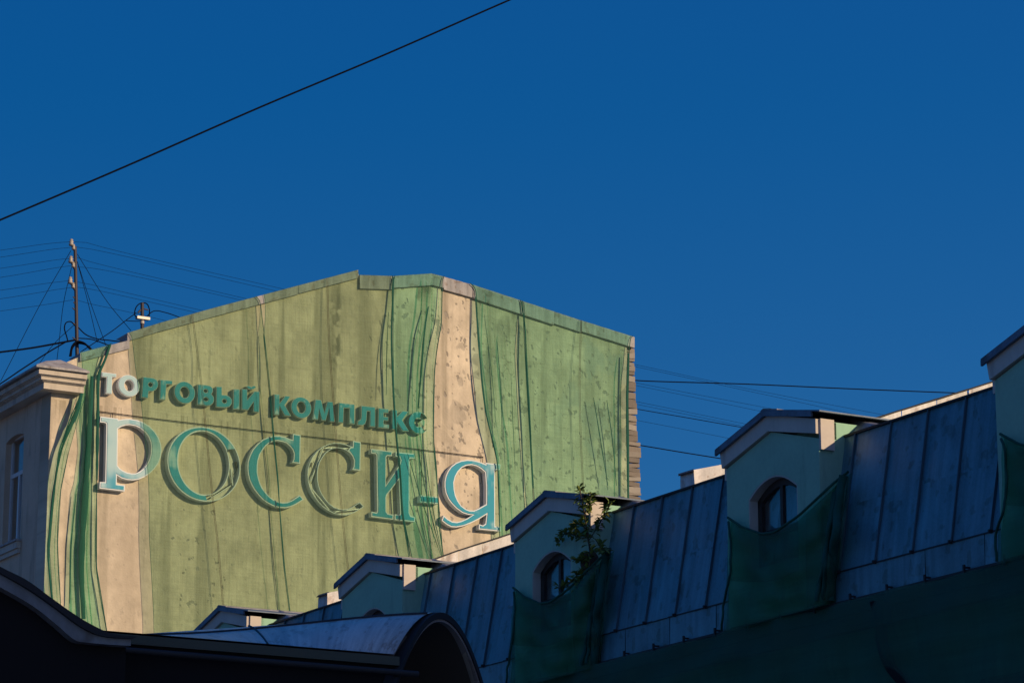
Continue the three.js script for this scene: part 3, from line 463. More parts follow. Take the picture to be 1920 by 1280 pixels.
// ---------------------------------------------------------------- mansard building
const XF = 21.3, XB = 21.4, XU = 21.7, YE = 7.80, YB = 8.18, YU = 9.90, ZN = -8, ZFAR = D + 0.02, SP = 5.494, ZC = -31.63;
const man = thing('mansard_building', 'low mint building with blue-grey sheet mansard roof and dormers', 'building', V(XB, 0, -35));
const zD = (k) => -31.45 + (3 - k) * -SP;                   // centre of dormer k
{
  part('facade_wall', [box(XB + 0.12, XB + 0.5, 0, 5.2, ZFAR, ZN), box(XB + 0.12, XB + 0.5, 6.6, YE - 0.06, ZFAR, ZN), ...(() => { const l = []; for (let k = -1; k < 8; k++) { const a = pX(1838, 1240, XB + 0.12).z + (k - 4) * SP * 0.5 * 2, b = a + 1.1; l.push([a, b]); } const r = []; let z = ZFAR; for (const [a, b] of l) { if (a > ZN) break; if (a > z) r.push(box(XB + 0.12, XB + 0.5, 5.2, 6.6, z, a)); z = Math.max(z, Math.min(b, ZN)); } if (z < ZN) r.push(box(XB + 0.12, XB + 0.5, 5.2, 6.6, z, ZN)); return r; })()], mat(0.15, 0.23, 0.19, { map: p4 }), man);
  part('end_wall', box(XB + 0.51, 31, 0, 9.6, ZN - 0.3, ZN), M.mint, man);
  part('rear_wall', box(31.01, 31.3, 0, 9.6, ZFAR, ZN), M.mint, man);
  part('attic_floor', box(XB + 0.51, 31, YE - 0.3, YE - 0.1, ZFAR, ZN - 0.31), M.room, man);
  // eaves: boarded soffit, cornice steps and gutter lip
  part('eaves_cornice', [box(XB - 0.02, XB + 0.119, YE - 0.16, YE - 0.02, ZFAR, ZN), box(XB + 0.04, XB + 0.119, YE - 0.34, YE - 0.163, ZFAR, ZN)], M.dark, man);
  part('gutter_lip', box(XB - 0.07, XB + 0.02, YE - 0.018, YE + 0.012, ZFAR, ZN), M.dark, man);
  const roof = part('mansard_core', [slab(V(XB + 0.03, YE + 0.01, ZFAR), V(XB + 0.03, YE + 0.01, ZN), V(XB + 0.03, YB, ZN), V(XB + 0.03, YB, ZFAR), 0.05), slab(V(XB + 0.035, YB, ZFAR), V(XB + 0.035, YB, ZN), V(XU + 0.03, YU, ZN), V(XU + 0.03, YU, ZFAR), 0.05)], M.dark, man);
  // standing-seam sheets, one by one
  const step = 0.7325; let i = 0;
  for (let z = ZC + 1.405 - 0.7325 * 44; z + step < ZN; z += step, i++) {
    if (z < ZFAR) continue;
    const z0 = z + 0.006, z1 = z + step - 0.006, ph = rr(0, 6), amp = rr(0.006, 0.018), m = M.sheet[(rnd() * 3) | 0];
    const bow = (u, v) => amp * Math.sin(Math.PI * u) * (0.6 + 0.8 * Math.sin(v * 5 + ph)) + 0.003 * Math.sin(v * 17 + ph);
    part('roof_sheet', quad(V(XB, YB, z1), V(XB, YB, z0), V(XU, YU, z0), V(XU, YU, z1), 6, 12, (u, v) => -bow(u, v)).scale(1, 1, 1), m, roof);
    const lean = rr(-0.014, 0.014);
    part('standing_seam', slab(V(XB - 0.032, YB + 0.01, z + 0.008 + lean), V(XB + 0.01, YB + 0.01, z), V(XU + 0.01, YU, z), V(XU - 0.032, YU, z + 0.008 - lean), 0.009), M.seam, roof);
    part('seam_clip', box(XB - 0.055, XB - 0.003, YB - 0.015, YB + 0.025, z - 0.013, z + 0.013), M.dark, roof);
    part('eaves_hook', [box(XB - 0.10, XB - 0.075, YE - 0.06, YE + 0.07, z + 0.3, z + 0.325), box(XB - 0.075, XB + 0.02, YE + 0.03, YE + 0.05, z + 0.3, z + 0.325)], M.dark, roof);
  }
  let q = 0;
  for (let z = ZC + 0.9 - 1.1 * 28; z < ZN; z += 1.1, q++) {
    if (z < ZFAR) continue;
    const z1 = Math.min(z + 1.1, ZN), t = rr(-0.004, 0.004);
    part('lower_sheet', quad(V(XB - 0.012 + t, YE + 0.012, z1 - 0.004), V(XB - 0.012 + t, YE + 0.012, z + 0.004), V(XB - 0.006, YB - 0.004, z + 0.004), V(XB - 0.006, YB - 0.004, z1 - 0.004), 5, 3, (u, v) => 0.004 * Math.sin(u * 7 + q)), M.sheet[(q * 2) % 3], roof);
  }
  part('lap_strip', slab(V(XB - 0.018, YB - 0.006, ZFAR), V(XB - 0.018, YB - 0.006, ZN), V(XB - 0.014, YB + 0.012, ZN), V(XB - 0.014, YB + 0.012, ZFAR), 0.006), M.dark, roof);
  part('upper_edge_trim', box(XU - 0.035, XU + 0.03, YU - 0.005, YU + 0.022, ZFAR, ZN), M.dark, roof);
  // upper roof: a rising sheet beside some dormers, low slope elsewhere, then over to the rear wall
  for (const [za, zb, run, sl] of [[ZN, zD(3) + 0.55, 0.6, 0.28], [zD(3) + 0.54, zD(2) - 0.54, 0.55, 0.28], [zD(2) - 0.55, zD(1) + 0.55, 0.6, 0.28], [zD(1) + 0.54, ZFAR, 0.55, 0.28]])
    for (let z = za; z > zb + 0.05; z -= 0.26) { const z1 = Math.max(zb, z - 0.265), lf = rr(0.028, 0.045), g = (zz, x, l) => V(XU + 0.03 + x, YU + 0.026 + x * sl + l, zz); part('upper_roof_sheet', slab(g(z1, 0, lf * 0.3), g(z, 0, 0), g(z, run, 0), g(z1, run, lf), 0.02), M.zinc, man); }
  part('upper_roof', [slab(V(XU + 0.5, YU + 0.10, ZN), V(XU + 0.5, YU + 0.10, ZFAR), V(27, YU + 0.35, ZFAR), V(27, YU + 0.35, ZN), 0.05), slab(V(27.01, YU + 0.35, ZN), V(27.01, YU + 0.35, ZFAR), V(31.4, 9.55, ZFAR), V(31.4, 9.55, ZN), 0.05)], M.sheet[1], man);
  // metal-clad fire parapets that climb across the upper roof
  for (const [Zp, top] of [[-44.2, [[812, 1050], [860, 1033], [905, 1018.5], [985, 993]]], [-34.4, [[1634, 788], [1690, 770.5], [1758, 749.5], [1815, 732], [1905, 703.5]]]]) {
    const fp = top.map(([x, y]) => pZ(x, y, Zp));
    for (let i = 0; i < fp.length - 1; i++) {
      const a = fp[i], b = fp[i + 1], tilt = rr(-0.03, 0.03), base = YU - 0.1, ga = V(a.x + 0.004, base, Zp + tilt), gb = V(b.x - 0.004, base, Zp + tilt), ta = V(a.x + 0.004, a.y, Zp - tilt), tb = V(b.x - 0.004, b.y, Zp + tilt * 0.5);
      part('parapet_sheet', [quad(ga, gb, tb, ta, 8, 6, (u, v) => 0.012 * Math.sin(u * 6 + i * 2) * Math.sin(v * 5 + i)), quad(ta, tb, V(tb.x, tb.y, Zp - 0.35), V(ta.x, ta.y, Zp - 0.35)), quad(gb, ga, V(ga.x, base, Zp - 0.35), V(gb.x, base, Zp - 0.35))], M.zinc, man);
      part('parapet_coping', rod(V(ta.x, ta.y + 0.012, Zp + 0.01), V(tb.x, tb.y + 0.012, Zp + 0.01), 0.014, 0.014, 6), M.dark, man);
    }
  }
  // vent boxes with a sloping top beside two of the dormers
  for (const k of [1, 3]) {
    const dz = zD(k) - zD(3), P = (x, y, X) => pX(x, y, X).add(V(0, 0, dz));
    const a = P(1303, 912, 21.80), b = P(1366, 897, 22.35), c = P(1366, 868.5, 22.38), d = P(1301, 880.6, 21.83), e = P(1276, 889, 21.83), f = P(1276, 924, 21.80);
    const back = (p) => V(p.x + 0.9, p.y, p.z);
    part('vent_box', [slab(a, b, c, d, 0.02), slab(f, a, d, e, 0.02), quad(d, c, back(c), back(d)), quad(e, d, back(d), back(e)), quad(f, e, back(e), back(f))], M.zinc, man);
    part('vent_lid', slab(P(1272, 891, 21.78), P(1301, 882, 21.78), P(1301, 879, 21.95), P(1272, 888, 21.95), 0.012), M.dark, man);
  }
  // crickets: small steep sheets that close the corner right of each dormer
  for (let k = 0; k < 5; k++) {
    const dz = zD(k) - zD(3), P = (x, y, X) => pX(x, y, X).add(V(0, 0, dz));
    part('cricket', slab(P(1597, 814, 21.76), P(1664, 798, 21.76), P(1648, 793.5, 22.0), P(1593, 784, 22.0), 0.012), M.flash, man);
  }
  // windows of the storey below, behind the netting
  for (let k = -1; k < 8; k++) {
    const a = pX(1838, 1240, XB + 0.12).z + (k - 4) * SP, b = a + 1.1; if (b > ZN || a < ZFAR) continue; const x = XB + 0.25;
    const w = part('lower_window', [box(x, x + 0.06, 5.2, 6.6, a, a + 0.07), box(x, x + 0.06, 5.2, 6.6, b - 0.07, b), box(x, x + 0.06, 6.52, 6.6, a + 0.07, b - 0.07), box(x, x + 0.06, 5.2, 5.28, a + 0.07, b - 0.07), box(x, x + 0.06, 5.28, 6.52, a + 0.52, a + 0.58)], M.frameBrown, man);
    part('pane', box(x + 0.025, x + 0.033, 5.28, 6.52, a + 0.07, b - 0.07), M.glass, w);
  }
}
// one dormer, built round d3 and copied along the eaves
function makeDormer() {
  const y0 = YE + 0.02, w = 1.02, yk = 9.84, yp = 10.12;   // half width, wall height at the cheeks, at the peak
  const s = new THREE.Shape(); s.moveTo(-w, y0); s.lineTo(w, y0); s.lineTo(w, yk); s.lineTo(0, yp); s.lineTo(-w, yk); s.closePath();
  const ol = -0.535, or = 0.54, yb = 8.45, ys = 9.36, yc = 9.565;
  const h = new THREE.Path(); h.moveTo(ol, yb); h.lineTo(or, yb); h.lineTo(or, ys); const c = (ol + or) / 2; for (let i = 1; i <= 12; i++) { const t = i / 12, zz = lerp(or, ol, t); h.lineTo(zz, ys + (yc - ys) * (1 - (2 * t - 1) ** 2)); } h.closePath(); s.holes.push(h);
  const toWorld = (g, x) => { g.rotateY(-Math.PI / 2); g.scale(-1, 1, 1); g.translate(x, 0, 0); return g; };   // (shape x -> z, depth -> +x)
  const ext = (shape, d) => new THREE.ExtrudeGeometry(shape, { depth: d, bevelEnabled: false, curveSegments: 8 });
  const flip = (g) => { const n = g.index ? g.toNonIndexed() : g, p = n.attributes.position; for (let i = 0; i < p.count; i += 3) { const a = [p.getX(i), p.getY(i), p.getZ(i)]; p.setXYZ(i, p.getX(i + 2), p.getY(i + 2), p.getZ(i + 2)); p.setXYZ(i + 2, ...a); } n.computeVertexNormals(); return boxUV(n); };
  const put = (shape, d, x) => flip(toWorld(ext(shape, d), x));
  const front = new THREE.Mesh(put(s, 0.18, 0), M.mint); front.name = 'dormer'; front.castShadow = front.receiveShadow = true;
  const add = (name, g, m) => { const o = new THREE.Mesh(Array.isArray(g) ? merge(g) : g, m); o.name = name; o.castShadow = o.receiveShadow = true; front.add(o); return o; };
  add('cheek_wall', box(0.181, 1.4, y0, yk + 0.225, w - 0.16, w), M.mint); add('cheek_wall', box(0.181, 1.4, y0, yk + 0.19, -w, -w + 0.16), M.mint);
  // reveal lining of the opening
  const rv = new THREE.Shape(); rv.moveTo(ol, yb); rv.lineTo(or, yb); rv.lineTo(or, ys); for (let i = 1; i <= 12; i++) { const t = i / 12; rv.lineTo(lerp(or, ol, t), ys + (yc - ys) * (1 - (2 * t - 1) ** 2)); } rv.closePath();
  const ri = new THREE.Path(), e = 0.018; ri.moveTo(ol + e, yb + e); ri.lineTo(or - e, yb + e); ri.lineTo(or - e, ys - e * 0.5); for (let i = 1; i <= 12; i++) { const t = i / 12; ri.lineTo(lerp(or - e, ol + e, t), ys - e + (yc - ys) * (1 - (2 * t - 1) ** 2)); } ri.closePath(); rv.holes.push(ri);
  add('reveal', put(rv, 0.175, 0.004), M.reveal);
  const x = 0.125, z0 = ol + 0.02, z1 = or - 0.02, fr = [box(x, x + 0.06, yb + 0.02, ys + 0.02, z0, z0 + 0.08), box(x, x + 0.06, yb + 0.02, ys + 0.02, z1 - 0.08, z1), box(x, x + 0.06, yb + 0.02, yb + 0.10, z0 + 0.08, z1 - 0.08)];
  const ar = []; for (let i = 0; i <= 12; i++) { const t = i / 12; ar.push(new THREE.Vector2(lerp(z0, z1, t), ys - 0.02 + (yc - ys) * (1 - (2 * t - 1) ** 2))); }
  const as = new THREE.Shape([...ar, ...ar.map((p) => new THREE.Vector2(p.x, p.y - 0.09)).reverse()]); fr.push(put(as, 0.06, x));
  add('window_frame', fr, M.frameBrown);
  add('mullion', box(x + 0.004, x + 0.056, yb + 0.1, yc - 0.08, c - 0.03, c + 0.03), M.frameBrown);
  add('transom', box(x - 0.012, x + 0.066, 8.86, 8.94, z0 + 0.08, z1 - 0.08), M.frameBrown);
  for (const [a, b, lo, hi] of [[z0 + 0.08, c - 0.03, 8.94, ys + 0.08], [c + 0.03, z1 - 0.08, 8.94, ys + 0.08], [z0 + 0.08, c - 0.03, yb + 0.1, 8.86], [c + 0.03, z1 - 0.08, yb + 0.1, 8.86]]) add('window_pane', box(x + 0.026, x + 0.034, lo, hi, a, b), M.glass);
  // raking band under the roof, and its return blocks on the cheeks
  const b = new THREE.Shape(); b.moveTo(-w - 0.07, yk + 0.21); b.lineTo(0, yp + 0.21); b.lineTo(w + 0.012, yk + 0.235); b.lineTo(w + 0.012, yk + 0.055); b.lineTo(0, yp + 0.005); b.lineTo(-w - 0.03, yk + 0.01); b.closePath();
  add('gable_band', put(b, 0.12, -0.05), M.trim);
  add('band_return', box(0.002, 0.20, 9.70, yk + 0.24, w + 0.002, w + 0.045), M.trim); add('band_return', box(0.002, 0.20, 9.70, yk + 0.2, -w - 0.045, -w - 0.002), M.trim);
  // roof: two thin sheets, with a deep barge board along the front
  const A = [[-1.13, 10.03], [-0.02, 10.325], [1.19, 10.075]], poly = (p) => new THREE.Shape(p.map(([a, q]) => new THREE.Vector2(a, q)));
  for (const i of [0, 1]) {
    const [za, ya] = A[i], [zb, yb2] = A[i + 1];
    add('roof_sheet', put(poly([[za, ya + 0.055], [zb, yb2 + 0.055], [zb, yb2 + 0.073], [za, ya + 0.073]]), 2.6, -0.10), M.roofBlue);
    add('barge_board', put(poly([[za, ya - 0.01], [zb + (i ? -0.18 : 0), yb2 + (i ? 0.027 : -0.01)], [zb + (i ? -0.18 : 0), yb2 + (i ? 0.092 : 0.053)], [za, ya + 0.053]]), 0.03, -0.103), M.roofBlue);
  }
  add('ridge_cap', put(new THREE.Shape([[-0.08, 10.385], [-0.02, 10.401], [0.28, 10.337], [0.28, 10.348], [-0.02, 10.413], [-0.08, 10.397]].map(([a, q]) => new THREE.Vector2(a, q))), 2.5, -0.098), M.flash);
  add('added_dark_board', box(0.42, 0.44, yb - 0.2, yk + 0.1, -w + 0.17, w - 0.17), M.black);  // dark sheet added behind the glass so the panes look dark
  add('gable_fill', box(0.19, 0.26, 9.85, 10.06, -w, w), M.mint);
  return front;
}
{
  const proto = makeDormer();
  for (let k = -1; k < 5; k++) { const d = k === -1 ? proto : proto.clone(); d.position.set(XF - man.position.x, k < 3 ? -0.06 : 0, zD(k) - man.position.z); man.add(d);
    const off = V(rr(0, 1), rr(0, 1), 0), own = {}; d.rotation.x = rr(-0.006, 0.006);
    d.traverse((o) => { if (o.material.map === p4) o.material = own[o.material.uuid] ??= (() => { const m = o.material.clone(); m.map = p4.clone(); m.map.offset.set(off.x, off.y); m.map.needsUpdate = true; return m; })(); }); }
}
// netting sagging round the dormers' feet
function dormerNet(k, label) {
  const dz = zD(k) - zD(3), top = [[1366, 970], [1393, 988], [1430, 1001], [1454, 997.5], [1499, 967], [1542, 927], [1566, 904.5], [1592, 884.5]], bot = [[1357, 1186], [1410, 1170], [1460, 1157], [1510, 1144], [1550, 1133], [1566, 1128]];
  const at = (pl, t) => { const f = clamp(t) * (pl.length - 1), i = Math.min(pl.length - 2, Math.floor(f)); return [lerp(pl[i][0], pl[i + 1][0], f - i), lerp(pl[i][1], pl[i + 1][1], f - i)]; };
  const P = (u, v) => {
    const a = at(top, u), b = at(bot, u), x = lerp(a[0], b[0], v) + 5 * Math.sin(v * Math.PI) * (0.3 - u), y = lerp(a[1], b[1], v);
    const X = lerp(XF - 0.10, XB - 0.03, sstep(0.62, 1, u)) - 0.09 * Math.sin(v * 3) + (0.05 * Math.sin(u * 13 + v * 5 + k) + 0.035 * Math.sin(u * 27 - v * 11 + k) + 0.02 * Math.sin(u * 9 - v * 23)) * sstep(0, 0.12, v) - 0.05 * Math.exp(-(((u - 0.75 + 0.3 * v) / 0.1) ** 2));
    return pX(x, y, X).add(V(0, k < 3 ? -0.06 : 0, dz));
  };
  const t = thing('construction_netting', label, 'netting', P(0.5, 1), 'dark netting slung round the dormers');
  const mk = (u0, u1, v0, v1, dx) => { const g = new THREE.PlaneGeometry(1, 1, 40, 30), p = g.attributes.position, uv = g.attributes.uv; for (let i = 0; i < p.count; i++) { const u = lerp(u0, u1, p.getX(i) + 0.5), v = lerp(v0, v1, 0.5 - p.getY(i)), q = P(u, v); p.setXYZ(i, q.x + dx, q.y, q.z); uv.setXY(i, q.z, q.y); } g.computeVertexNormals(); return g; };
  part('sheet', mk(0, 1, 0, 1, 0), M.netBunch, t); part('second_ply', mk(0.01, 0.99, 0.03, 1, 0.018), M.netBunch, t);
  part('folded_layer', mk(0.60, 0.99, 0.02, 0.97, 0.03), M.netBunch, t); part('folded_layer', mk(0.82, 1, 0.0, 1, 0.05), M.netBunch, t); part('folded_layer', mk(0.0, 0.55, 0.02, 0.55, 0.04), M.netBunch, t);
  const roll = (r, f, n = 20) => { const c = Array.from({ length: n }, (_, i) => { const [u, v] = f(i / (n - 1)); return P(u, v).add(V(-0.015 - 0.02 * vn(i * 0.8, k + r * 99), 0, 0.03 * (vn(i * 0.6, 7 + k) - 0.5))); }); part('gathered_fold', tube(c, r, 50, 7), M.strand, t); };
  roll(0.055, (q) => [0.965 - 0.02 * q, q * 0.98 + 0.01]); roll(0.028, (q) => [0.94 - 0.22 * q, 0.05 + 0.90 * q]); roll(0.022, (q) => [0.88 - 0.10 * q, 0.1 + 0.85 * q]); roll(0.016, (q) => [0.02 + 0.03 * Math.sin(q * 5), 0.03 + 0.95 * q]);
  part('hem', tube(Array.from({ length: 30 }, (_, i) => P(i / 29, 0).add(V(-0.01, 0, 0))), 0.016, 60, 6), M.hem, t);
}
dormerNet(2, 'dark green netting slung below the dormer with the sapling'); dormerNet(3, 'dark green netting sagging across the arched dormer window between bare roof sheets'); dormerNet(4, 'dark green netting at the dormer beyond the bare sheets of the netted dormer');
// netting over the facade below the eaves
{
  const za = -37.5, zb = -24, t = thing('construction_netting', 'dark green netting drawn over the facade below the eaves', 'netting', V(XB - 0.1, 3.4, -30));
  const g = new THREE.PlaneGeometry(1, 1, 120, 60), p = g.attributes.position, uv = g.attributes.uv;
  for (let i = 0; i < p.count; i++) {
    const u = p.getX(i) + 0.5, v = p.getY(i) + 0.5, z = lerp(za, zb, u), y = lerp(3.4, YE - 0.03, v), k = sstep(0.86, 0.93, v);
    const X = XB - 0.10 - 0.05 * k + k * 0.03 * Math.sin(y * 75 + 2.2 * Math.sin(z * 1.3)) * (0.5 + 0.5 * Math.sin(z * 0.9)) + 0.04 * Math.sin(z * 2.1 + y * 2) + 0.03 * Math.sin(z * 5.3 - y * 4) + 0.05 * sstep(0.84, 0.80, v);
    p.setXYZ(i, X, y, z); uv.setXY(i, z, y);
  }
  g.computeVertexNormals(); const ply = g.clone(), pp = ply.attributes.position; for (let i = 0; i < pp.count; i++) pp.setX(i, pp.getX(i) + 0.035 + 0.025 * Math.sin(pp.getZ(i) * 3.1 + pp.getY(i) * 6)); ply.computeVertexNormals();
  part('sheet', g, M.netBunch, t); part('second_ply', ply, M.netBunch, t);
  const P = (x, y, X) => pX(x, y, X), d = thing('drainpipe', 'black rainwater head and cranked drainpipe at the netted eaves', 'drainpipe', P(1700, 1280, XB - 0.2));
  part('rainwater_head', (() => { const c = P(1655, 1148, XB - 0.02), g = new THREE.CylinderGeometry(0.15, 0.09, 0.24, 10); g.translate(c.x, c.y, c.z); return g; })(), M.black, d);
  part('pipe', tube([P(1655, 1155, XB), P(1654, 1200, XB), P(1668, 1245, XB + 0.01), P(1700, 1290, XB + 0.02), P(1706, 1340, XB + 0.02), V(XB + 0.03, 3, P(1706, 1340, XB).z), V(XB + 0.03, 0.2, P(1706, 1340, XB).z)], 0.07, 60, 10), M.black, d);
}

// ---------------------------------------------------------------- sapling rooted beside a dormer
{
  const P = (x, y, X = XF - 0.12) => pX(x, y, X), t = thing('sapling', 'young leafy sapling rooted in the gutter beside the dormer', 'sapling', P(1106, 1062));
  const stems = [[[1106, 1062], [1107, 1040], [1103, 1010], [1099, 985], [1096, 962], [1091, 938], [1086, 912]], [[1105, 1012], [1116, 995], [1128, 975], [1138, 958], [1146, 941]], [[1102, 1008], [1090, 1008], [1075, 1003], [1060, 1000], [1045, 1021]], [[1106, 1045], [1092, 1048], [1076, 1050]], [[1106, 1058], [1085, 1075], [1062, 1098], [1047, 1102]], [[1106, 1055], [1094, 1078], [1080, 1105]], [[1098, 990], [1085, 982], [1068, 997]], [[1096, 962], [1106, 945], [1108, 925]], [[1116, 1010], [1128, 1028], [1135, 1032]]];
  { const g = new THREE.IcosahedronGeometry(0.13, 3), p = g.attributes.position, c = P(1104, 1056, XF + 0.02); for (let i = 0; i < p.count; i++) { const f = 0.75 + 0.5 * vn(p.getX(i) * 22 + 9, p.getY(i) * 22 + p.getZ(i) * 17 + 9); p.setXYZ(i, c.x + p.getX(i) * f, c.y + p.getY(i) * f * 1.3, c.z + p.getZ(i) * f * 0.8); } g.computeVertexNormals(); part('root_clump', g, M.bark, t); }
  stems.forEach((pl, si) => {
    const X = (i) => XF - 0.12 - 0.05 * Math.sin(i * 1.7 + si * 2) * (i / 3), pts = pl.map(([x, y], i) => P(x, y, i ? X(i) : XF - 0.12)), c = new THREE.CatmullRomCurve3(pts);
    const b = part(si ? 'branch' : 'stem', new THREE.TubeGeometry(c, 24, si ? 0.007 : 0.012, 5, false), M.bark, t);
    const n = si === 0 ? 95 : Math.round(26 + 18 * c.getLength() / 0.4);
    for (let i = 0; i < n; i++) {
      const f = si === 0 ? lerp(0.12, 1, i / n) : lerp(0.2, 1, i / n), p = c.getPoint(f), l = rr(0.07, 0.135), a = rr(0, 6.28), el = rr(-0.5, 0.9);
      const dir = V(Math.cos(a) * Math.cos(el) * 0.7, Math.sin(el), Math.sin(a) * Math.cos(el)).normalize(), sd = dir.clone().cross(V(rr(-0.4, 0.4), 1, rr(-0.4, 0.4))).normalize(), nn = sd.clone().cross(dir);
      p.addScaledVector(dir, rr(0.0, 0.03));
      const q = (s, w2, dr) => p.clone().addScaledVector(dir, l * s).addScaledVector(sd, l * w2).addScaledVector(nn, l * dr), v = [q(0, 0, 0), q(0.3, 0.2, 0.06), q(0.65, 0.21, 0.04), q(1, 0, -0.12), q(0.65, -0.21, 0.04), q(0.3, -0.2, 0.06), q(0.5, 0, -0.03)], g = new THREE.BufferGeometry(), idx = [0, 1, 6, 1, 2, 6, 2, 3, 6, 3, 4, 6, 4, 5, 6, 5, 0, 6];
      g.setAttribute('position', new THREE.Float32BufferAttribute(idx.flatMap((k) => v[k].toArray()), 3)); g.setAttribute('uv', new THREE.Float32BufferAttribute(idx.flatMap(() => [0, 0]), 2)); g.computeVertexNormals();
      part('leaf', g, M.leaves[rnd() < 0.07 ? 3 : (rnd() * 3) | 0], b);
    }
  });
}

// ---------------------------------------------------------------- masts and wires
const ZM = D - 1.2;
{
  const P = (x, y, Z = ZM) => pZ(x, y, Z), t = thing('rooftop_mast', 'tall dark iron mast with pale insulators on the parapet end', 'mast', P(144, 672));
  part('pole', rod(P(144, 676), P(140, 462), 0.042, 0.036, 10), M.iron, t);
  for (const [x0, y0, x1, y1] of [[140.5, 472, 133, 456], [140.5, 506, 132, 488], [141, 545, 131, 527]]) {
    const a = part('bracket_arm', rod(P(x0, y0), P(x1 + 1, y1 + 3), 0.032, 0.026), M.iron, t);
    for (const [f, s] of [[0.45, 0.8], [1, 1]]) { const c = P(lerp(x0, x1, f), lerp(y0, y1, f) - 2), ins = new THREE.LatheGeometry([[0.001, -0.08], [0.05, -0.08], [0.058, -0.04], [0.035, -0.02], [0.056, 0.01], [0.03, 0.035], [0.042, 0.06], [0.001, 0.085]].map(([r, y]) => new THREE.Vector2(r * s, y * s)), 10); ins.translate(c.x, c.y, c.z); part('insulator', ins, M.porcelain, a); }
  }
  for (const [x, y] of [[136, 556], [137, 566], [135, 577], [136, 605], [135, 632]]) part('hook', rod(P(141.5, y + 5), P(x, y), 0.02, 0.012), M.iron, t);
  for (let i = 0; i < 3; i++) part('cable_coil', tube([[132 - i, 668], [135, 652 - 2 * i], [144, 644 - 2 * i], [157, 645 - i], [166, 650 + i], [172, 657]].map(([x, y]) => P(x, y, ZM + 0.1 + 0.05 * i)), 0.02, 40, 6), M.wire, t);
  part('drop_cable', tube([[141, 612], [132, 603], [123, 605], [120, 615], [124, 630], [126, 638]].map(([x, y]) => P(x, y)), 0.014, 40, 6), M.wire, t);
  const u = thing('rooftop_mast', 'short mast with a crossbar standing behind the sloping parapet', 'mast', P(266, 622));
  part('pole', rod(P(266, 630), P(266, 568), 0.04, 0.04, 10), M.iron, u);
  part('crossbar', box(P(255, 595).x, P(279, 595).x, P(266, 599).y, P(266, 594).y, ZM - 0.06, ZM + 0.06), M.porcelain, u);
  part('insulator', rod(P(266, 607), P(266, 601.5), 0.055, 0.05), M.porcelain, u);
  part('arm', rod(P(266, 578), P(258, 586), 0.02), M.iron, u); part('arm', rod(P(266, 578), P(277, 581), 0.016), M.iron, u);
  part('cable_loop', tube([[258, 597], [252, 590], [255, 575], [264, 568], [274, 569], [279, 578], [279, 592], [277, 600]].map(([x, y]) => P(x, y)), 0.013, 40, 6), M.wire, u);
  const wire = (label, pts, r, Z = ZM, group) => { const q = pts.map((p) => (p.length > 2 ? pZ(p[0], p[1], p[2]) : P(p[0], p[1], Z))), w = thing('overhead_wire', label, 'wire', q[0], group); part('strand', tube(q, r, 60, 5), M.wire, w); };
  const g1 = 'thin wires strung from the tall mast past the gable', g2 = 'thin wires leaving the tall mast to the street';
  const lines = [[[[134, 453], [150, 450], [168, 457], [480, 530], [700, 580], [1190, 683], [1400, 728], [1660, 778]], [[134, 453], [95, 456], [0, 469], [-260, 500]]],
    [[[142, 463], [175, 468], [480, 537], [700, 588], [1190, 687], [1660, 789]], [[140, 463], [100, 467], [0, 482], [-260, 515]]],
    [[[142, 482], [166, 490], [470, 562], [760, 632], [1190, 717], [1500, 776]], [[132, 484], [105, 487], [0, 503], [-260, 535]]],
    [[[142, 500], [175, 503], [440, 560], [760, 640], [1190, 722], [1480, 782]], [[132, 498], [104, 502], [0, 520], [-260, 555]]],
    [[[142, 528], [168, 533], [370, 580], [760, 668], [1190, 752], [1400, 795]], [[131, 526], [95, 530], [0, 544], [-260, 575]]],
    [[[142, 538], [175, 543], [350, 582], [760, 675], [1190, 757], [1400, 800]], [[132, 539], [104, 543], [0, 560], [-260, 592]]],
    [[[142, 562], [150, 565], [250, 587], [330, 606], [760, 710], [1190, 787], [1400, 828]], [[136, 562], [90, 570], [0, 583], [-260, 616]]]];
  for (const [r, l] of lines) { wire('hair-thin wire strung from the tall mast across the roof', r, 0.0041, ZM - 0.6, g1); wire('hair-thin wire leaving the tall mast towards the street', l, 0.0041, ZM, g2); }
  wire('black cable crossing the sky from gable edge to roof strip', [[1150, 709], [1190, 713], [1400, 720], [1600, 729], [1830, 738]], 0.015, D - 2);
  wire('brown wire sloping from gable edge to the dormer roof', [[1150, 759], [1190, 766], [1300, 785], [1420, 806]], 0.010, D - 2);
  wire('black cable sloping from brick gable end to dormer band', [[1150, 828], [1195, 834], [1280, 848], [1380, 864]], 0.014, D - 2);
  wire('thick bundled cable from mast foot running down the street', [[142, 637], [110, 643], [60, 652], [0, 660], [-260, 690]], 0.022, ZM);
  wire('dark cable falling from mast foot behind the cornice', [[124, 640], [90, 660], [40, 692], [0, 719], [-200, 840]], 0.016, ZM);
  wire('dark cable looping from tall mast to parapet block', [[145, 613], [160, 627], [180, 635], [205, 638], [232, 642]], 0.014, ZM);
  wire('black cable from tall mast base along the parapet', [[145, 634], [170, 636], [200, 646], [245, 662]], 0.013, ZM);
  wire('cable rising from parapet to short mast', [[150, 660], [180, 640], [210, 620], [236, 600], [255, 586]], 0.010, ZM);
  wire('cable linking short mast level with its crossbar', [[236, 601], [250, 602], [262, 602]], 0.010, ZM);
  wire('cable leaving short mast over the sloping parapet', [[270, 597], [288, 583], [310, 586], [345, 598], [400, 615]], 0.011, ZM);
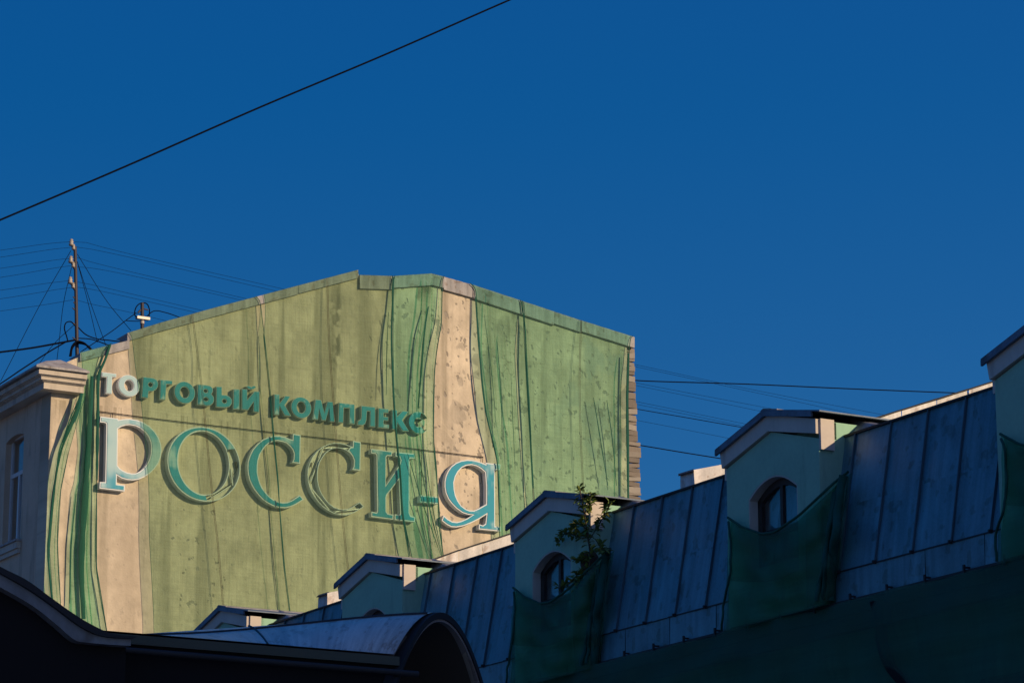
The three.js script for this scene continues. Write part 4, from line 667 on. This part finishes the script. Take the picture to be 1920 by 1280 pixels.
  for (const [pts, label] of [[[[144, 476], [200, 565], [245, 620]], 'steep guy wire from tall mast to the parapet block'], [[[144, 490], [165, 570], [182, 642]], 'guy wire from tall mast, the steepest of three'], [[[144, 490], [170, 570], [198, 648]], 'guy wire from tall mast between two others'], [[[132, 470], [80, 560], [0, 715]], 'long guy wire slanting down behind the cornice'], [[[133, 502], [118, 570], [110, 640], [104, 690]], 'short guy wire dropping to the roof behind the cornice'], [[[137, 610], [100, 645], [60, 700]], 'thin stay wire crossing behind the cornice roof']]) wire(label, pts, 0.007, ZM - 0.3);
  // street cable high across the sky
  wire('long black street cable slanting across the open sky', [[-300, 538, -26], [0, 412, -26], [240, 309.5, -26], [480, 204, -26], [720, 103, -26], [955, 0, -26], [1250, -126, -26]], 0.0095);
}

// ---------------------------------------------------------------- pavilion with a barrel hood in the foreground
{
  const Z = -14, t = thing('street_pavilion', 'dark street pavilion with curved verge and blue-grey barrel roof hood', 'pavilion', V(6, 0, Z - 1));
  const F = pZ(742, 1258, Z), ax = V(-0.621, 0, -0.784), ac = V(0.784, 0, -0.621), n = V(0.621, 0, 0.784);
  const C0 = pP(829, 1150, F, n), hw = C0.clone().sub(F).dot(ac), rise = C0.y - F.y;
  const prof = (k) => Array.from({ length: 41 }, (_, i) => { const q = -1.32 + 2.64 * i / 40; return [hw + (hw + k) * q, (rise + k) * (1 - q * q) + (k < 0 ? 0 : 0)]; });
  const at = (s, h, d) => V(F.x + ac.x * s + n.x * d, F.y + h, F.z + ac.z * s + n.z * d);
  // barrel skin: front foot follows the eaves (along x), crown runs level along the barrel's axis
  const L = 2.7, grid = (nu, nv, fn) => { const g = new THREE.PlaneGeometry(1, 1, nu, nv), p = g.attributes.position, uv = g.attributes.uv; for (let i = 0; i < p.count; i++) { const u = p.getX(i) + 0.5, v = p.getY(i) + 0.5, q = fn(u, v); p.setXYZ(i, q.x, q.y, q.z); uv.setXY(i, u * 4, v * 1.6); } g.computeVertexNormals(); return g; };
  const skin = (lift) => (u, v) => {                      // u along, v across 0 front foot .. 1 rear foot
    const ridge = C0.clone().addScaledVector(ax, L * u), foot = V(lerp(F.x - 0.01, F.x - 1.68, u), F.y + 0.085, Z), rear = ridge.clone().multiplyScalar(2).sub(foot); rear.y = F.y - 0.2;
    const e = v < 0.5 ? foot : rear, c = Math.abs(1 - 2 * v), s = lerp(1 - c * c, 1 - c, sstep(0, 0.6, u));
    return V(lerp(ridge.x, e.x, c), lerp(e.y, ridge.y + lift, s), lerp(ridge.z, e.z, c));
  };
  part('barrel_sheet', grid(24, 32, skin(0)), M.brightZinc, t);
  part('barrel_soffit', grid(24, 32, (u, v) => skin(-0.03)(u, v).add(V(0, -0.02, -0.02))), M.timber, t);
  part('sheet_lap', tube(Array.from({ length: 16 }, (_, i) => skin(0.004)(i / 15, 0.34)), 0.007, 40, 4), M.iron, t);
  part('sheet_lap', tube(Array.from({ length: 12 }, (_, i) => skin(0.004)(0.42, lerp(0.0, 0.5, i / 11))), 0.006, 40, 4), M.iron, t);
  // arch ring
  const strip = (pa, pb, d0, d1) => { const gs = []; for (let i = 0; i < pa.length - 1; i++) { const a = at(...pa[i], d1), b = at(...pa[i + 1], d1), c = at(...pb[i + 1], d1), d = at(...pb[i], d1); gs.push(quad(a, b, c, d), quad(at(...pa[i], d0), at(...pa[i + 1], d0), b, a), quad(d, c, at(...pb[i + 1], d0), at(...pb[i], d0))); } return merge(gs); };
  const leg = (p) => [[p[0][0] - 0.1, -1.6], ...p, [p[p.length - 1][0] + 0.1, -1.6]];
  part('arch_ring', strip(leg(prof(0)), leg(prof(-0.034)), -0.05, 0.02), M.dark, t);
  part('arch_bead', strip(leg(prof(-0.035)), leg(prof(-0.048)), -0.03, 0.012), M.flash, t);
  part('inner_wall', grid(40, 2, (u, v) => { const q = prof(-0.05)[Math.round(u * 40)]; return at(q[0], lerp(-3, q[1], v), -1.5); }), M.timber, t);
  part('eaves_board', [box(2.5, F.x + 0.02, F.y + 0.03, F.y + 0.075, Z - 0.10, Z + 0.0)], M.eaves, t);
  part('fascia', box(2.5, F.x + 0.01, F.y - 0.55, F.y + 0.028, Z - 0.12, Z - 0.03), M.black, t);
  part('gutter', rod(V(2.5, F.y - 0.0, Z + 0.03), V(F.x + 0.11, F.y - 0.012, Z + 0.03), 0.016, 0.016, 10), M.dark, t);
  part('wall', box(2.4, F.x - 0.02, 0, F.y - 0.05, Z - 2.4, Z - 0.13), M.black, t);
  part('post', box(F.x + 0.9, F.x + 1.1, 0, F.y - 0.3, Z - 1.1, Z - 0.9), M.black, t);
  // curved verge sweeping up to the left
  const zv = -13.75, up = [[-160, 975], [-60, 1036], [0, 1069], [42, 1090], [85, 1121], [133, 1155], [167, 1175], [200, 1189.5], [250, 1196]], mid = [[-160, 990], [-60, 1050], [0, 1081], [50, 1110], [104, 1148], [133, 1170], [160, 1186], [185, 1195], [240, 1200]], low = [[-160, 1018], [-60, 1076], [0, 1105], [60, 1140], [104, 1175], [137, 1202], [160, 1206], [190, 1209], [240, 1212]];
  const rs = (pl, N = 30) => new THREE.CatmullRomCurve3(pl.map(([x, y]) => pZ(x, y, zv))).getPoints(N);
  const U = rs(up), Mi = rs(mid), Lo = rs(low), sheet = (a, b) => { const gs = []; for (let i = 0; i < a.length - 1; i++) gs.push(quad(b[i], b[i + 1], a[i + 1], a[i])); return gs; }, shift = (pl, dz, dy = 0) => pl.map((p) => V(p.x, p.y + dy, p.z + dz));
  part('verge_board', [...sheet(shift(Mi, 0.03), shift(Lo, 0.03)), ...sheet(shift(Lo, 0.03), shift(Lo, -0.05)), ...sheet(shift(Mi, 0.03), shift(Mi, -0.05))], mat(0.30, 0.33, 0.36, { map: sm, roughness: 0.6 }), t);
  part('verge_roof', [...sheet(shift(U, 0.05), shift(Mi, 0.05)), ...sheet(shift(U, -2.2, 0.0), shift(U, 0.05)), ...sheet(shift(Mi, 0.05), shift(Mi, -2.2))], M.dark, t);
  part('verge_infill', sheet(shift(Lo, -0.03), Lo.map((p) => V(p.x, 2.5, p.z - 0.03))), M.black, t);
}

// ---------------------------------------------------------------- taller unseen building, added out of frame to shade the pavilion and square
{
  const t = thing('added_shade_building', 'unseen plastered building added towards the sun to shade the square', 'building', V(24, 0, 10));
  part('wall', box(20, 29, 0, 16, -5, 26), M.facade, t);
  part('cornice', box(19.7, 29.3, 16.003, 16.5, -5.3, 26.3), M.cornice, t);
  part('roof', [slab(V(19.8, 16.51, 26.2), V(19.8, 16.51, -5.2), V(24.5, 18, -5.2), V(24.5, 18, 26.2), 0.1), slab(V(29.2, 16.51, -5.2), V(29.2, 16.51, 26.2), V(24.51, 18, 26.2), V(24.51, 18, -5.2), 0.1)], M.sheet[1], t);
  for (let y = 2; y < 15; y += 3.6) for (let z = -3; z < 25; z += 3) { const w = part('window', box(19.93, 19.998, y, y + 1.9, z, z + 1.1), M.frameWhite, t); part('pane', box(19.90, 19.928, y + 0.08, y + 1.82, z + 0.08, z + 1.02), M.room, w); }
}
renderer.render(scene, camera);
